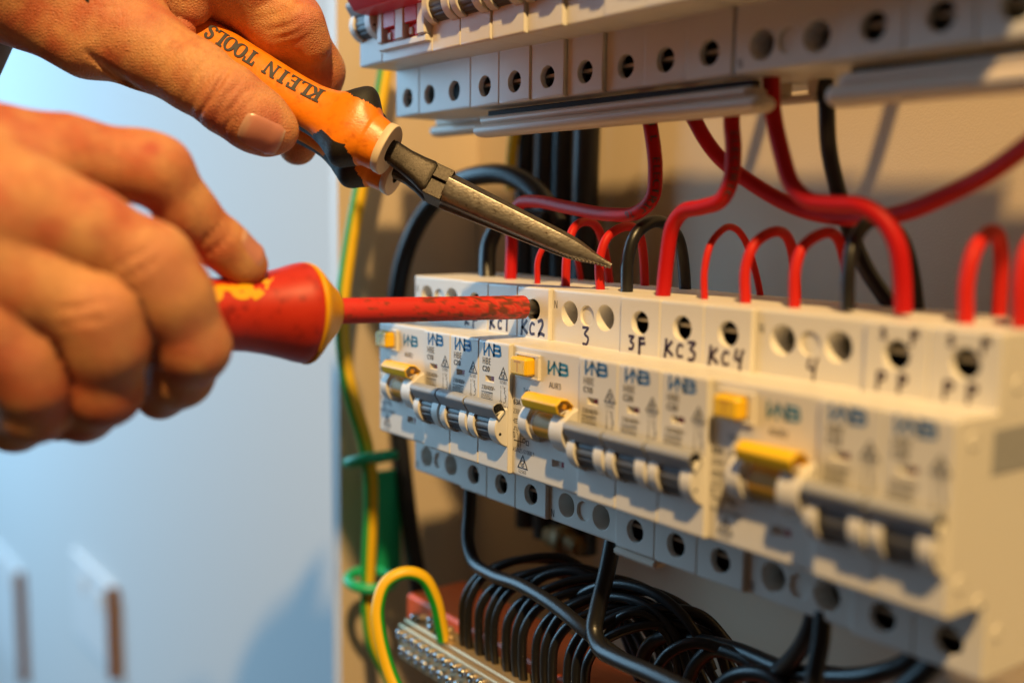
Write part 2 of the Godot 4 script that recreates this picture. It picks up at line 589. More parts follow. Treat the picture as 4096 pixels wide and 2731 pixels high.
func make_rcd() -> Node3D:
	var o := Node3D.new()
	part("body", body(36.0, [[9.4, 4.1, 9.0], [18.4, 3.25, 0.8], [27.4, 4.1, 9.0]], [21.8, 28.0, -15.4, -12.9]), M.plastic, o)
	for y in [32.3, -33.6]:
		for x in [9.4, 27.4]:
			var s := MB.new()
			terminal_screw(s, x, y, 3.9)
			part("terminal_screw", s, M.olive, o)
	var f := MB.new()
	box(f, Vector3(25.6, -15.0, -1.25), Vector3(27.8, -13.2, -0.85), 0.05)
	part("trip_flag", f, M.red_flag, o)
	var fr := MB.new()
	var w := 0.9
	box(fr, Vector3(2.6, 19.0, -0.2), Vector3(15.2, 19.9, 1.0), 0.2)
	box(fr, Vector3(2.6, 11.6, -0.2), Vector3(15.2, 12.5, 1.0), 0.2)
	box(fr, Vector3(2.6, 12.45, -0.2), Vector3(3.5, 19.05, 0.95), 0.2)
	box(fr, Vector3(13.2, 12.45, -0.2), Vector3(15.15, 19.05, 0.95), 0.2)
	part("button_frame", fr, M.plastic, o)
	var tb := MB.new()
	box(tb, Vector3(3.9, 12.8, -0.3), Vector3(12.7, 18.8, 4.3), 0.75)
	var bt := part("test_button", tb, M.yellow, o)
	var tt := MB.new()
	stroke(tt, [[6.6, 17.4], [9.8, 17.4]], 0.55, on_plane(4.26))
	stroke(tt, [[8.2, 17.4], [8.2, 14.2]], 0.55, on_plane(4.265))
	part("letter", tt, M.yellow_dark, bt)
	for x in [[10.6, 15.4, 6.6, -0.8], [28.4, 35.3, 7.3, -0.2]]:
		var d := MB.new()
		half_disc(d, x[0], x[1], x[2], -2.0, x[3])
		part("toggle_collar", d, M.plastic, o)
	var dr := MB.new()
	drum(dr, 17.2, 26.8, 4.6, -2.0, 0.2, 0.0)
	part("drum", dr, M.yellow_drum, o)
	var sd := MB.new()
	prism(sd, arc(0.0, -2.0, 4.9, -1.7, 1.7, 24), 15.4, 17.2, 0.1)
	prism(sd, arc(0.0, -2.0, 4.9, -1.7, 1.7, 24), 26.8, 28.4, 0.1)
	part("drum_cheek", sd, M.plastic, o)
	var l := MB.new()
	prism2(l, fillet([[1.0, 6.2, 0.3], [3.8, 8.7, 0.5], [6.6, 8.9, 0.6], [8.7, 7.0, 0.6], [7.7, 4.2, 0.4], [4.3, 2.8, 0.4]]), 15.8, 34.0, 0.45)
	var lv := part("lever", l, M.yellow, o)
	var ph := MB.new()
	disc(ph, Vector3(34.02, 6.4, 5.2), Vector3(1, 0, 0), 0.9, 16)
	part("pin_hole", ph, M.yellow_dark, lv)
	part("printed_text", rcd_print(), M.ink, o)
	var lg := MB.new()
	logo(lg, 19.0, 14.6, 4.0, on_plane(0.0))
	part("printed_logo", lg, M.teal_ink, o)
	var nn := MB.new()
	text(nn, "N", 1.3, 33.6, 2.5, on_plane(ZS), false, 0.85)
	text(nn, "N", 1.3, -39.2, 2.5, on_plane(ZS), false, 0.85)
	part("terminal_letter", nn, M.ink, o)
	return o


func put_device(o: Node3D, called: String, at: Vector3, label: String, category: String, group: String) -> Node3D:
	o.name = numbered(called)
	add_child(o)
	o.position = at * MM
	tag(o, label, category, group)
	return o


# hand lettering with a marker: strokes in units of the cap height
var glyphs := {
	"K": [[[0.1, 1.0], [0.06, 0.5], [0.0, -0.05]], [[0.55, 0.9], [0.1, 0.42]], [[0.12, 0.45], [0.62, 0.1]]],
	"C": [[[0.5, 0.72], [0.25, 0.8], [0.05, 0.45], [0.15, 0.1], [0.5, 0.12]]],
	"1": [[[0.15, 1.0], [0.12, 0.0]]],
	"2": [[[0.05, 0.95], [0.4, 1.05], [0.5, 0.8], [0.1, 0.1], [0.3, 0.2], [0.65, 0.12]]],
	"3": [[[0.02, 1.0], [0.5, 1.0], [0.2, 0.62], [0.52, 0.4], [0.4, 0.02], [0.05, 0.0]]],
	"4": [[[0.15, 1.0], [0.05, 0.5], [0.5, 0.45]], [[0.6, 1.0], [0.42, 0.5], [0.4, -0.1]]],
	"6": [[[0.5, 1.0], [0.12, 0.5], [0.1, 0.12], [0.4, 0.02], [0.5, 0.3], [0.15, 0.42]]],
	"F": [[[0.12, 0.95], [0.1, -0.35]], [[0.12, 0.95], [0.62, 0.98]], [[0.12, 0.5], [0.7, 0.6]]],
	"P": [[[0.12, 0.9], [0.1, -0.15]], [[0.12, 0.9], [0.55, 0.85], [0.5, 0.5], [0.14, 0.45]]],
	"S": [[[0.5, 0.9], [0.15, 0.9], [0.2, 0.55], [0.5, 0.4], [0.4, 0.05], [0.05, 0.1]]],
}


func marker(parent: Node3D, s: String, x: float, y: float, cap: float, gap: float, w := 1.1) -> void:
	var b := MB.new()
	var k := 0
	for ch in s:
		for st in glyphs[ch]:
			stroke(b, st.map(func(p): return [x + k * gap + p[0] * cap, y + p[1] * cap]), w * (1.0 + 0.12 * sin(k * 2.1 + x)), on_plane(ZS), true)
		k += 1
	part("handwriting", b, M.marker, parent)


# ---------- cables ----------
func cable(called: String, label: String, pts: Array, r: float, m: Material, group := "", letters := "", letter_from := 0.0, cols := [], up := Vector3(0.3, 0.2, 0.9)) -> MeshInstance3D:
	var b := MB.new()
	b.colored = cols.size() > 0
	var path := spline(pts, 1.5)
	var fr := tube(b, path, r, 24 if cols else 16, up, cols)
	var at: Vector3 = pts[0]
	var o := solo(called, b, m, at, label, "cable", group)
	if letters:
		var eye := Vector3(0.8, 0.1, 0.6)
		var tb := MB.new()
		var acc := PackedFloat32Array([0.0])
		for i in range(1, path.size()): acc.append(acc[i - 1] + path[i].distance_to(path[i - 1]))
		var place = func(u, v):
			var s: float = clampf(u, 0.0, acc[acc.size() - 1] - 0.01)
			var i := acc.bsearch(s)
			i = clampi(i, 1, path.size() - 1)
			var t := (s - acc[i - 1]) / maxf(acc[i] - acc[i - 1], 1e-4)
			var c: Vector3 = path[i - 1].lerp(path[i], t)
			var tg: Vector3 = (path[i] - path[i - 1]).normalized()
			var e: Vector3 = (eye - tg * eye.dot(tg)).normalized()
			var sd := e.cross(tg)
			var a: float = v / r
			var d: Vector3 = e * cos(a) + sd * sin(a)
			return [c + d * (r + 0.26), d]
		text(tb, letters, letter_from, -0.9, 2.0, place, true, 1.35, "Droid Sans Mono", false, 0.12)
		part("printed_text", tb, M.ink, o, at)
	return o


# ---------- hands: a field of tapered capsules, meshed as surface nets ----------
class Flesh:
	var a := PackedVector3Array()
	var ab := PackedVector3Array()
	var inv := PackedFloat32Array()
	var ra := PackedFloat32Array()
	var rb := PackedFloat32Array()
	var grp := PackedInt32Array()
	var kk := PackedFloat32Array()
	var sl := PackedFloat32Array()  # lean of each tapered bone's nearest centre
	var ngrp := 1
	var palm_k := 6.0
	var creases := []  # [centre, half axis, half width, depth]
	var verts := PackedVector3Array()
	var norms := PackedVector3Array()
	var tris := PackedInt32Array()

	func bone(g: int, p: Vector3, q: Vector3, r0: float, r1: float, k := 3.0) -> void:
		a.append(p); ab.append(q - p)
		inv.append(1.0 / maxf((q - p).length_squared(), 1e-6))
		var L := maxf((q - p).length(), 1e-3)
		var s := clampf((r0 - r1) / L, -0.9, 0.9)
		sl.append(s / sqrt(1.0 - s * s) / L)
		ra.append(r0); rb.append(r1); grp.append(g); kk.append(k)
		ngrp = maxi(ngrp, g + 1)

	func chain(g: int, pts: Array, rs: Array, k := 3.0) -> void:
		for i in pts.size() - 1: bone(g, pts[i], pts[i + 1], rs[i], rs[i + 1], k)

	func cap(i: int, p: Vector3) -> float:
		var d := p - a[i]
		var u := d.dot(ab[i]) * inv[i]
		var t := clampf(u - (d - ab[i] * u).length() * sl[i], 0.0, 1.0)
		return (d - ab[i] * t).length() - ra[i] - (rb[i] - ra[i]) * t

	func field(p: Vector3, act: PackedInt32Array) -> float:
		var palm := 1e3
		var best := 1e3
		var cur := 1e3
		var g := -1
		var palm_done := false
		for i in act:
			if grp[i] != g:
				if g == 0:
					palm = cur
				elif g > 0:
					var h := maxf(palm_k - absf(cur - palm), 0.0) / palm_k
					var f := minf(cur, palm) - h * h * palm_k * 0.25
					best = minf(f, best)
				g = grp[i]
				cur = 1e3
			var d := p - a[i]
			var u := d.dot(ab[i]) * inv[i]
			var t := clampf(u - (d - ab[i] * u).length() * sl[i], 0.0, 1.0)
			var q := (d - ab[i] * t).length() - ra[i] - (rb[i] - ra[i]) * t
			var k := kk[i]
			var hh := maxf(k - absf(q - cur), 0.0) / k
			cur = minf(q, cur) - hh * hh * k * 0.25
		if g == 0:
			palm = cur
		elif g > 0:
			var h := maxf(palm_k - absf(cur - palm), 0.0) / palm_k
			var f := minf(cur, palm) - h * h * palm_k * 0.25
			best = minf(f, best)
		var out := minf(best, palm)
		if absf(out) < 4.0:
			for c in creases:
				var e: Vector3 = p - c[0]
				if e.length_squared() < c[4]:
					var along: float = e.dot(c[1])
					var across: float = e.dot(c[2]) + c[6] * along * along
					out += c[3] * exp(-across * across * c[5]) * clampf(1.3 - absf(along) / c[7], 0.0, 1.0)
		return out

	func crease(p: Vector3, q: Vector3, across: Vector3, width: float, depth: float, bend := 0.0) -> void:
		var m := (p + q) / 2.0
		var l := (q - p).length() / 2.0
		var al := (q - p).normalized()
		var ac := (across - al * across.dot(al)).normalized()
		creases.append([m, al, ac, depth, (l + 4.0) * (l + 4.0) * 1.5, 1.0 / (width * width), bend, l])

	func solve(cell: float, clip_lo: Vector3, clip_hi: Vector3) -> void:
		var lo := Vector3(1e9, 1e9, 1e9)
		var hi := -lo
		for i in a.size():
			var r := maxf(ra[i], rb[i]) + 3.0
			for q in [a[i], a[i] + ab[i]]:
				lo = lo.min(q - Vector3(r, r, r))
				hi = hi.max(q + Vector3(r, r, r))
		lo = lo.max(clip_lo)
		hi = hi.min(clip_hi)
		var B := 6
		var nb := Vector3i(((hi - lo) / (cell * B)).ceil())
		var nx := nb.x * B + 1
		var ny := nb.y * B + 1
		var nz := nb.z * B + 1
		var val := PackedFloat32Array()
		val.resize(nx * ny * nz)
		val.fill(1e4)
		var vid := PackedInt32Array()
		vid.resize(nx * ny * nz)
		vid.fill(-1)
		var all := PackedInt32Array(range(a.size()))
		var half := cell * B * 0.5
		var reach := half * 1.7321
		var blocks := []
		for bz in nb.z:
			for by in nb.y:
				for bx in nb.x:
					var ctr := lo + Vector3(bx + 0.5, by + 0.5, bz + 0.5) * cell * B
					var act := PackedInt32Array()
					var near := 1e9
					var ds := PackedFloat32Array()
					for i in all:
						var d := cap(i, ctr)
						ds.append(d)
						near = minf(near, d)
					if near > reach + 1.5 : continue
					for i in all:
						if ds[i] < near + 2.0 * reach + 12.0: act.append(i)
					var f := field(ctr, act)
					if absf(f) > reach + 3.0: continue
					blocks.append([bx, by, bz, act])
		for bl in blocks:
			var act: PackedInt32Array = bl[3]
			for k in B + 1:
				for j in B + 1:
					for i in B + 1:
						var x: int = bl[0] * B + i
						var y: int = bl[1] * B + j
						var z: int = bl[2] * B + k
						var at := (z * ny + y) * nx + x
						if val[at] > 9e3: val[at] = field(lo + Vector3(x, y, z) * cell, act)
		var offs := PackedInt32Array([0, 1, nx, nx + 1, nx * ny, nx * ny + 1, nx * ny + nx, nx * ny + nx + 1])
		var ea := PackedInt32Array([0, 2, 4, 6, 0, 1, 4, 5, 0, 1, 2, 3])
		var eb := PackedInt32Array([1, 3, 5, 7, 2, 3, 6, 7, 4, 5, 6, 7])
		var corner := [Vector3(0, 0, 0), Vector3(1, 0, 0), Vector3(0, 1, 0), Vector3(1, 1, 0), Vector3(0, 0, 1), Vector3(1, 0, 1), Vector3(0, 1, 1), Vector3(1, 1, 1)]
		for bl in blocks:
			var act: PackedInt32Array = bl[3]
			for k in B:
				for j in B:
					for i in B:
						var x: int = bl[0] * B + i
						var y: int = bl[1] * B + j
						var z: int = bl[2] * B + k
						var at := (z * ny + y) * nx + x
						var neg := 0
						for o in 8:
							if val[at + offs[o]] < 0.0: neg += 1
						if neg == 0 or neg == 8: continue
						var sum := Vector3.ZERO
						var cnt := 0
						for e in 12:
							var va := val[at + offs[ea[e]]]
							var vb := val[at + offs[eb[e]]]
							if (va < 0.0) != (vb < 0.0):
								sum += (corner[ea[e]] as Vector3).lerp(corner[eb[e]], va / (va - vb))
								cnt += 1
						var p := lo + (Vector3(x, y, z) + sum / cnt) * cell
						var f0 := field(p, act)
						var h := cell * 0.5
						var g := Vector3(field(p + Vector3(h, 0, 0), act) - f0, field(p + Vector3(0, h, 0), act) - f0, field(p + Vector3(0, 0, h), act) - f0).normalized()
						vid[at] = verts.size()
						verts.append(p - g * f0)
						norms.append(g)
		for bl in blocks:
			for k in B:
				for j in B:
					for i in B:
						var x: int = bl[0] * B + i
						var y: int = bl[1] * B + j
						var z: int = bl[2] * B + k
						var at := (z * ny + y) * nx + x
						if vid[at] < 0: continue
						for ax in 3:
							var o1 := [1, nx, nx * ny][ax] as int
							if (val[at] < 0.0) == (val[at + o1] < 0.0): continue
							var s1 := [nx, nx * ny, 1][ax] as int
							var s2 := [nx * ny, 1, nx][ax] as int
							if ([y, z, x][ax] as int) == 0 or ([z, x, y][ax] as int) == 0: continue
							var q0 := vid[at]
							var q1 := vid[at - s1]
							var q2 := vid[at - s1 - s2]
							var q3 := vid[at - s2]
							if q1 < 0 or q2 < 0 or q3 < 0: continue
							tris.append_array([q0, q1, q2, q0, q2, q3])


func skin_mesh(f: Flesh, spots: Array, base: Color, red: Color) -> MB:
	var b := MB.new()
	b.colored = true
	b.v = f.verts
	b.n = f.norms
	b.idx = f.tris
	for i in f.verts.size():
		var p := f.verts[i]
		var n1 := noise.get_noise_3dv(p * 1.0)
		var n2 := noise.get_noise_3dv(p * 3.1 + Vector3(40, 7, 3))
		var n3 := fine.get_noise_3dv(p)
		var k := clampf(0.4 + n1 * 1.2 + n2 * 0.8, 0.0, 1.0)
		var col := base.lerp(red, k)
		col = col * (1.0 + 0.16 * n3)
		for s in spots:
			var d := p.distance_to(s[0])
			if d < s[1]: col = col.lerp(s[2], s[3] * smoothstep(1.0, 0.35, d / s[1]))
		b.c.append(Color(clampf(col.r, 0, 1), clampf(col.g, 0, 1), clampf(col.b, 0, 1)))
	return b


# a nail: a small bowed plate laid on the flesh by walking each of its points down to the skin
func nail(f: Flesh, at: Vector3, along: Vector3, out: Vector3, len: float, wid: float, lift: float, sink_edge := 0.5) -> MB:
	var b := MB.new()
	b.colored = true
	along = (along - out * along.dot(out)).normalized()
	var side := out.cross(along).normalized()
	var all := PackedInt32Array(range(f.a.size()))
	var N := 14
	var K := 16
	var k0 := b.v.size()
	for i in N + 1:
		for j in K + 1:
			var u := lerpf(-1, 1, float(i) / N)
			var w := lerpf(-1, 1, float(j) / K)
			var rr := 1.0
			if u < 0: rr = sqrt(maxf(1.0 - pow(absf(u), 3.0), 0.0)) * 0.6 + 0.4  # rounded at the cuticle
			else: rr = 1.0 - 0.22 * pow(u, 4.0)
			var p := at + along * u * len * 0.5 * (1.0 - 0.10 * w * w * (1.0 if u > 0 else 0.35)) + side * w * wid * 0.5 * rr + out * 6.0
			for it in 24:
				var d := f.field(p, all)
				p -= out * d * 0.8
				if absf(d) < 0.02: break
			var edge := maxf(absf(w), absf(u) if u < 0 else absf(u) * 0.92)
			p += out * (lift * (1.0 - pow(edge, 6.0)) - sink_edge * pow(edge, 12.0) + (0.3 * u if u > 0.5 else 0.0))
			var pink := Color(0.56, 0.235, 0.17)
			var moon := smoothstep(-0.42, -0.62, u + 0.25 * w * w)
			var tip := smoothstep(0.86, 0.95, u)
			b.vert(p, out, pink.lerp(Color(0.60, 0.36, 0.26), moon * 0.8).lerp(Color(0.62, 0.44, 0.33), tip))
	for i in N:
		for j in K:
			var q := k0 + i * (K + 1) + j
			b.quad(q, q + 1, q + K + 2, q + K + 1)
	b.smooth(k0)
	var avg := Vector3.ZERO
	for q in b.n: avg += q
	if avg.dot(out) < 0:
		for i in b.n.size(): b.n[i] = -b.n[i]
	return b


# ---------- materials ----------
func lin(r: float, g: float, b: float) -> Color:
	return Color(r, g, b).linear_to_srgb()


func mat(called: String, c: Color, rough: float, metal := 0.0, spec := 0.5) -> StandardMaterial3D:
	var m := StandardMaterial3D.new()
	m.resource_name = called
	m.albedo_color = c
	m.roughness = rough
	m.metallic = metal
	m.metallic_specular = spec
	return m


func noise_tex(freq: float, oct: int, ramp := [], size := 512, cellular := false) -> NoiseTexture2D:
	var t := NoiseTexture2D.new()
	t.width = size
	t.height = size
	t.seamless = true
	var f := FastNoiseLite.new()
	f.seed = int(freq * 1000) + oct
	f.frequency = freq
	f.fractal_octaves = oct
	f.noise_type = FastNoiseLite.TYPE_CELLULAR if cellular else FastNoiseLite.TYPE_SIMPLEX_SMOOTH
	if cellular: f.cellular_return_type = FastNoiseLite.RETURN_DISTANCE2_SUB
	t.noise = f
	if ramp:
		var g := Gradient.new()
		g.offsets = PackedFloat32Array(ramp.map(func(q): return q[0]))
		g.colors = PackedColorArray(ramp.map(func(q): return q[1]))
		t.color_ramp = g
	return t


func relief(m: StandardMaterial3D, t: Texture2D, mm_tile: float, depth_mm: float) -> void:
	m.heightmap_enabled = true
	m.heightmap_texture = t
	m.heightmap_scale = depth_mm * 0.1
	m.uv1_triplanar = true
	m.uv1_scale = Vector3.ONE * (1000.0 / mm_tile)


func make_materials() -> void:
	var grain := noise_tex(0.06, 4)
	M.plastic = mat("moulded cream plastic", lin(0.72, 0.69, 0.63), 0.42)
	relief(M.plastic, grain, 5.0, 0.008)
	M.yellow = mat("yellow plastic", lin(0.88, 0.55, 0.014), 0.38)
	relief(M.yellow, grain, 11.0, 0.03)
	M.yellow_dark = mat("yellow plastic recess", lin(0.6, 0.27, 0.008), 0.5)
	M.yellow_drum = mat("ochre plastic", lin(0.55, 0.27, 0.012), 0.5)
	M.red_flag = mat("red flag", lin(0.28, 0.008, 0.012), 0.35)
	M.lever = mat("grey lever plastic", lin(0.34, 0.345, 0.355), 0.45)
	relief(M.lever, grain, 7.0, 0.05)
	M.drum = mat("dark drum plastic", lin(0.075, 0.075, 0.08), 0.45)
	M.red_lever = mat("red lever plastic", lin(0.62, 0.014, 0.018), 0.4)
	M.dark = mat("dark recess", lin(0.012, 0.011, 0.01), 0.8)
	M.olive = mat("plated terminal", lin(0.07, 0.062, 0.042), 0.6, 0.0)
	M.dark_steel = mat("dark terminal steel", lin(0.022, 0.02, 0.018), 0.6, 0.0)
	M.clamp = mat("plated clamp", lin(0.62, 0.57, 0.48), 0.5)
	M.steel = mat("plated steel", lin(0.45, 0.43, 0.4), 0.35, 0.8)
	M.zinc = mat("zinc screw", lin(0.62, 0.63, 0.65), 0.22, 1.0)
	M.brass = mat("brass bar", lin(0.50, 0.37, 0.21), 0.42, 0.6)
	relief(M.brass, grain, 12.0, 0.03)
	M.ink = mat("black print", lin(0.035, 0.035, 0.04), 0.6)
	M.blue_ink = mat("blue print", lin(0.008, 0.13, 0.36), 0.5)
	M.teal_ink = mat("teal print", lin(0.012, 0.19, 0.34), 0.5)
	M.marker = mat("felt marker", lin(0.035, 0.008, 0.022), 0.45)
	M.paint = mat("cream enclosure paint", lin(0.62, 0.50, 0.36), 0.5)
	relief(M.paint, noise_tex(0.05, 3), 30.0, 0.05)
	M.flange = mat("white enclosure paint", lin(0.74, 0.74, 0.73), 0.45)
	M.wall = mat("white wall paint", lin(0.78, 0.80, 0.81), 0.7)
	M.wall.albedo_texture = noise_tex(0.008, 4, [[0.0, Color(0.93, 0.93, 0.93)], [1.0, Color(1, 1, 1)]])
	
	M.switch_white = mat("white accessory plastic", lin(0.80, 0.82, 0.84), 0.55)
	M.brown = mat("brown edge", lin(0.22, 0.11, 0.06), 0.6)
	M.clear_white = mat("busbar cover plastic", lin(0.66, 0.56, 0.46), 0.4)
	M.red_cable = mat("red cable sheath", lin(0.46, 0.007, 0.008), 0.5, 0.0, 0.3)
	relief(M.red_cable, noise_tex(0.03, 3), 14.0, 0.05)
	M.red_link = mat("red link wire sheath", lin(0.56, 0.018, 0.012), 0.5, 0.0, 0.3)
	M.black_cable = mat("black cable sheath", lin(0.010, 0.010, 0.011), 0.36)
	relief(M.black_cable, noise_tex(0.03, 3), 14.0, 0.05)
	M.green = mat("green clip plastic", lin(0.016, 0.46, 0.21), 0.4)
	M.earth = mat("striped earth sheath", Color.WHITE, 0.42)
	M.earth.vertex_color_use_as_albedo = true
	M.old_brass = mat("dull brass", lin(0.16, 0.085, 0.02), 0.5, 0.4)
	M.orange_base = mat("orange insulator", lin(0.72, 0.11, 0.015), 0.5)
	M.orange = mat("orange grip rubber", lin(0.86, 0.235, 0.006), 0.36)
	M.orange.albedo_texture = noise_tex(0.016, 5, [[0.0, Color(0.7, 0.6, 0.52)], [0.25, Color(0.93, 0.9, 0.88)], [0.42, Color(1, 1, 1)], [1.0, Color(1, 1, 1)]])
	relief(M.orange, grain, 40.0, 0.06)
	M.grip_black = mat("black grip rubber", lin(0.026, 0.025, 0.024), 0.6)
	M.grip_black.albedo_texture = noise_tex(0.03, 4, [[0.0, Color(1.0, 0.95, 0.85)], [0.6, Color(0.55, 0.55, 0.55)], [0.8, Color(1.0, 0.93, 0.8)]])
	relief(M.grip_black, grain, 10.0, 0.12)
	M.collar = mat("cream handle collar", lin(0.72, 0.60, 0.44), 0.5)
	M.jaw = mat("worn jaw steel", lin(0.27, 0.25, 0.23), 0.36, 0.9)
	M.jaw.albedo_texture = noise_tex(0.034, 4, [[0.0, Color(0.3, 0.2, 0.15)], [0.16, Color(0.5, 0.4, 0.34)], [0.21, Color(0.9, 0.87, 0.84)], [0.5, Color(0.96, 0.95, 0.93)], [0.75, Color(1, 1, 1)]])
	M.jaw.roughness_texture = noise_tex(0.02, 4, [[0.0, Color(1, 1, 1)], [0.5, Color(0.8, 0.8, 0.8)], [1.0, Color(0.7, 0.7, 0.7)]])
	M.jaw.roughness = 0.46
	relief(M.jaw, grain, 38.0, 0.05)
	M.joint = mat("dark joint steel", lin(0.075, 0.065, 0.055), 0.40, 0.8)
	M.joint.albedo_texture = noise_tex(0.03, 4, [[0.0, Color(0.35, 0.3, 0.25)], [0.5, Color(1, 1, 1)]])
	relief(M.joint, grain, 9.0, 0.09)
	M.driver_red = mat("red driver plastic", lin(0.56, 0.030, 0.010), 0.42)
	M.driver_red.albedo_texture = noise_tex(0.012, 4, [[0.0, Color(0.6, 0.5, 0.45)], [0.35, Color(0.95, 0.9, 0.88)], [1.0, Color(1, 1, 1)]])
	M.driver_red.uv1_triplanar = true
	M.driver_red.uv1_scale = Vector3.ONE * 22.0
	M.driver_yellow = mat("yellow driver plastic", lin(0.82, 0.40, 0.005), 0.42)
	M.shaft = mat("scuffed red shaft sleeve", Color.WHITE, 0.55)
	M.shaft.vertex_color_use_as_albedo = true
	relief(M.shaft, noise_tex(0.05, 5), 10.0, 0.12)
	M.blade = mat("driver blade steel", lin(0.2, 0.18, 0.15), 0.4, 0.9)
	M.skin = mat("skin", Color.WHITE, 0.5)
	M.skin.vertex_color_use_as_albedo = true
	M.skin.subsurf_scatter_enabled = true
	M.skin.subsurf_scatter_strength = 0.10
	relief(M.skin, noise_tex(0.045, 4, [], 512, true), 20.0, 0.45)
	M.nail = mat("nail", Color.WHITE, 0.28)
	M.nail.vertex_color_use_as_albedo = true
	M.sleeve = mat("grey brown sleeve cloth", lin(0.16, 0.12, 0.10), 0.95)
	relief(M.sleeve, noise_tex(0.2, 2), 20.0, 0.4)


# ---------- the scene ----------
func _ready() -> void:
	noise.seed = 5
	noise.frequency = 0.03
	noise.fractal_octaves = 3
	fine.seed = 9
	fine.frequency = 0.45
	fine.fractal_octaves = 2
	set_camera_and_light()
	make_materials()
	make_setting()
	make_devices()
	make_wires()
	make_bars()
	make_screwdriver()
	make_pliers()
	make_hands()


func set_camera_and_light() -> void:
	var cam := Camera3D.new()
	cam.name = "camera"
	var at := CameraAttributesPhysical.new()
	at.frustum_focal_length = 38.06
	at.frustum_focus_distance = 0.370
	at.frustum_near = 0.02
	at.frustum_far = 20.0
	at.exposure_aperture = 4.4
	cam.attributes = at
	cam.fov = 34.997
	cam.near = 0.02
	cam.far = 20.0
	var r: Vector3 = Vector3(0.59459, 0.01076, -0.80396)
	var u: Vector3 = Vector3(-0.09954, 0.99320, -0.06033)
	cam.transform = Transform3D(Basis(r, u, r.cross(u)), Vector3(378.49067, 64.91997, 212.87989) * MM)
	add_child(cam)
	cam.current = true
	var env := Environment.new()
	env.background_mode = Environment.BG_COLOR
	env.background_color = Color(0.70, 0.57, 0.47)
	env.background_energy_multiplier = 0.10
	env.tonemap_mode = Environment.TONE_MAPPER_LINEAR
	env.tonemap_exposure = 1.0
	env.sdfgi_enabled = true
	env.ssao_enabled = true
	env.ssil_enabled = true
	var we := WorldEnvironment.new()
	we.name = "environment"
	we.environment = env
	add_child(we)
	# the warm lamp, high to the right of the board
	var key := SpotLight3D.new()
	key.name = "warm_lamp"
	key.light_color = Color(1.0, 0.825, 0.55)
	key.light_energy = 4.15
	key.light_size = 0.03
	key.spot_angle = 34.0
	key.spot_range = 6.0
	key.spot_attenuation = 2.0
	key.shadow_enabled = true
	add_child(key)
	var aim := Vector3(0.02, 0.0, 0.0)
	key.look_at_from_position(aim + Vector3(0.55, 0.76, 0.34) * 1.7, aim, Vector3(0, 0, 1))
	# cool daylight from a window to the left
	var win := AreaLight3D.new()
	win.name = "window_daylight"
	win.light_color = Color(0.64, 0.855, 1.0)
	win.light_energy = 3.3
	win.area_size = Vector2(1.1, 1.4)
	win.area_range = 8.0
	win.shadow_enabled = true
	add_child(win)
	win.look_at_from_position(Vector3(-1.6, 0.42, 0.74), Vector3(-0.3, -0.1, 0.0), Vector3.UP)


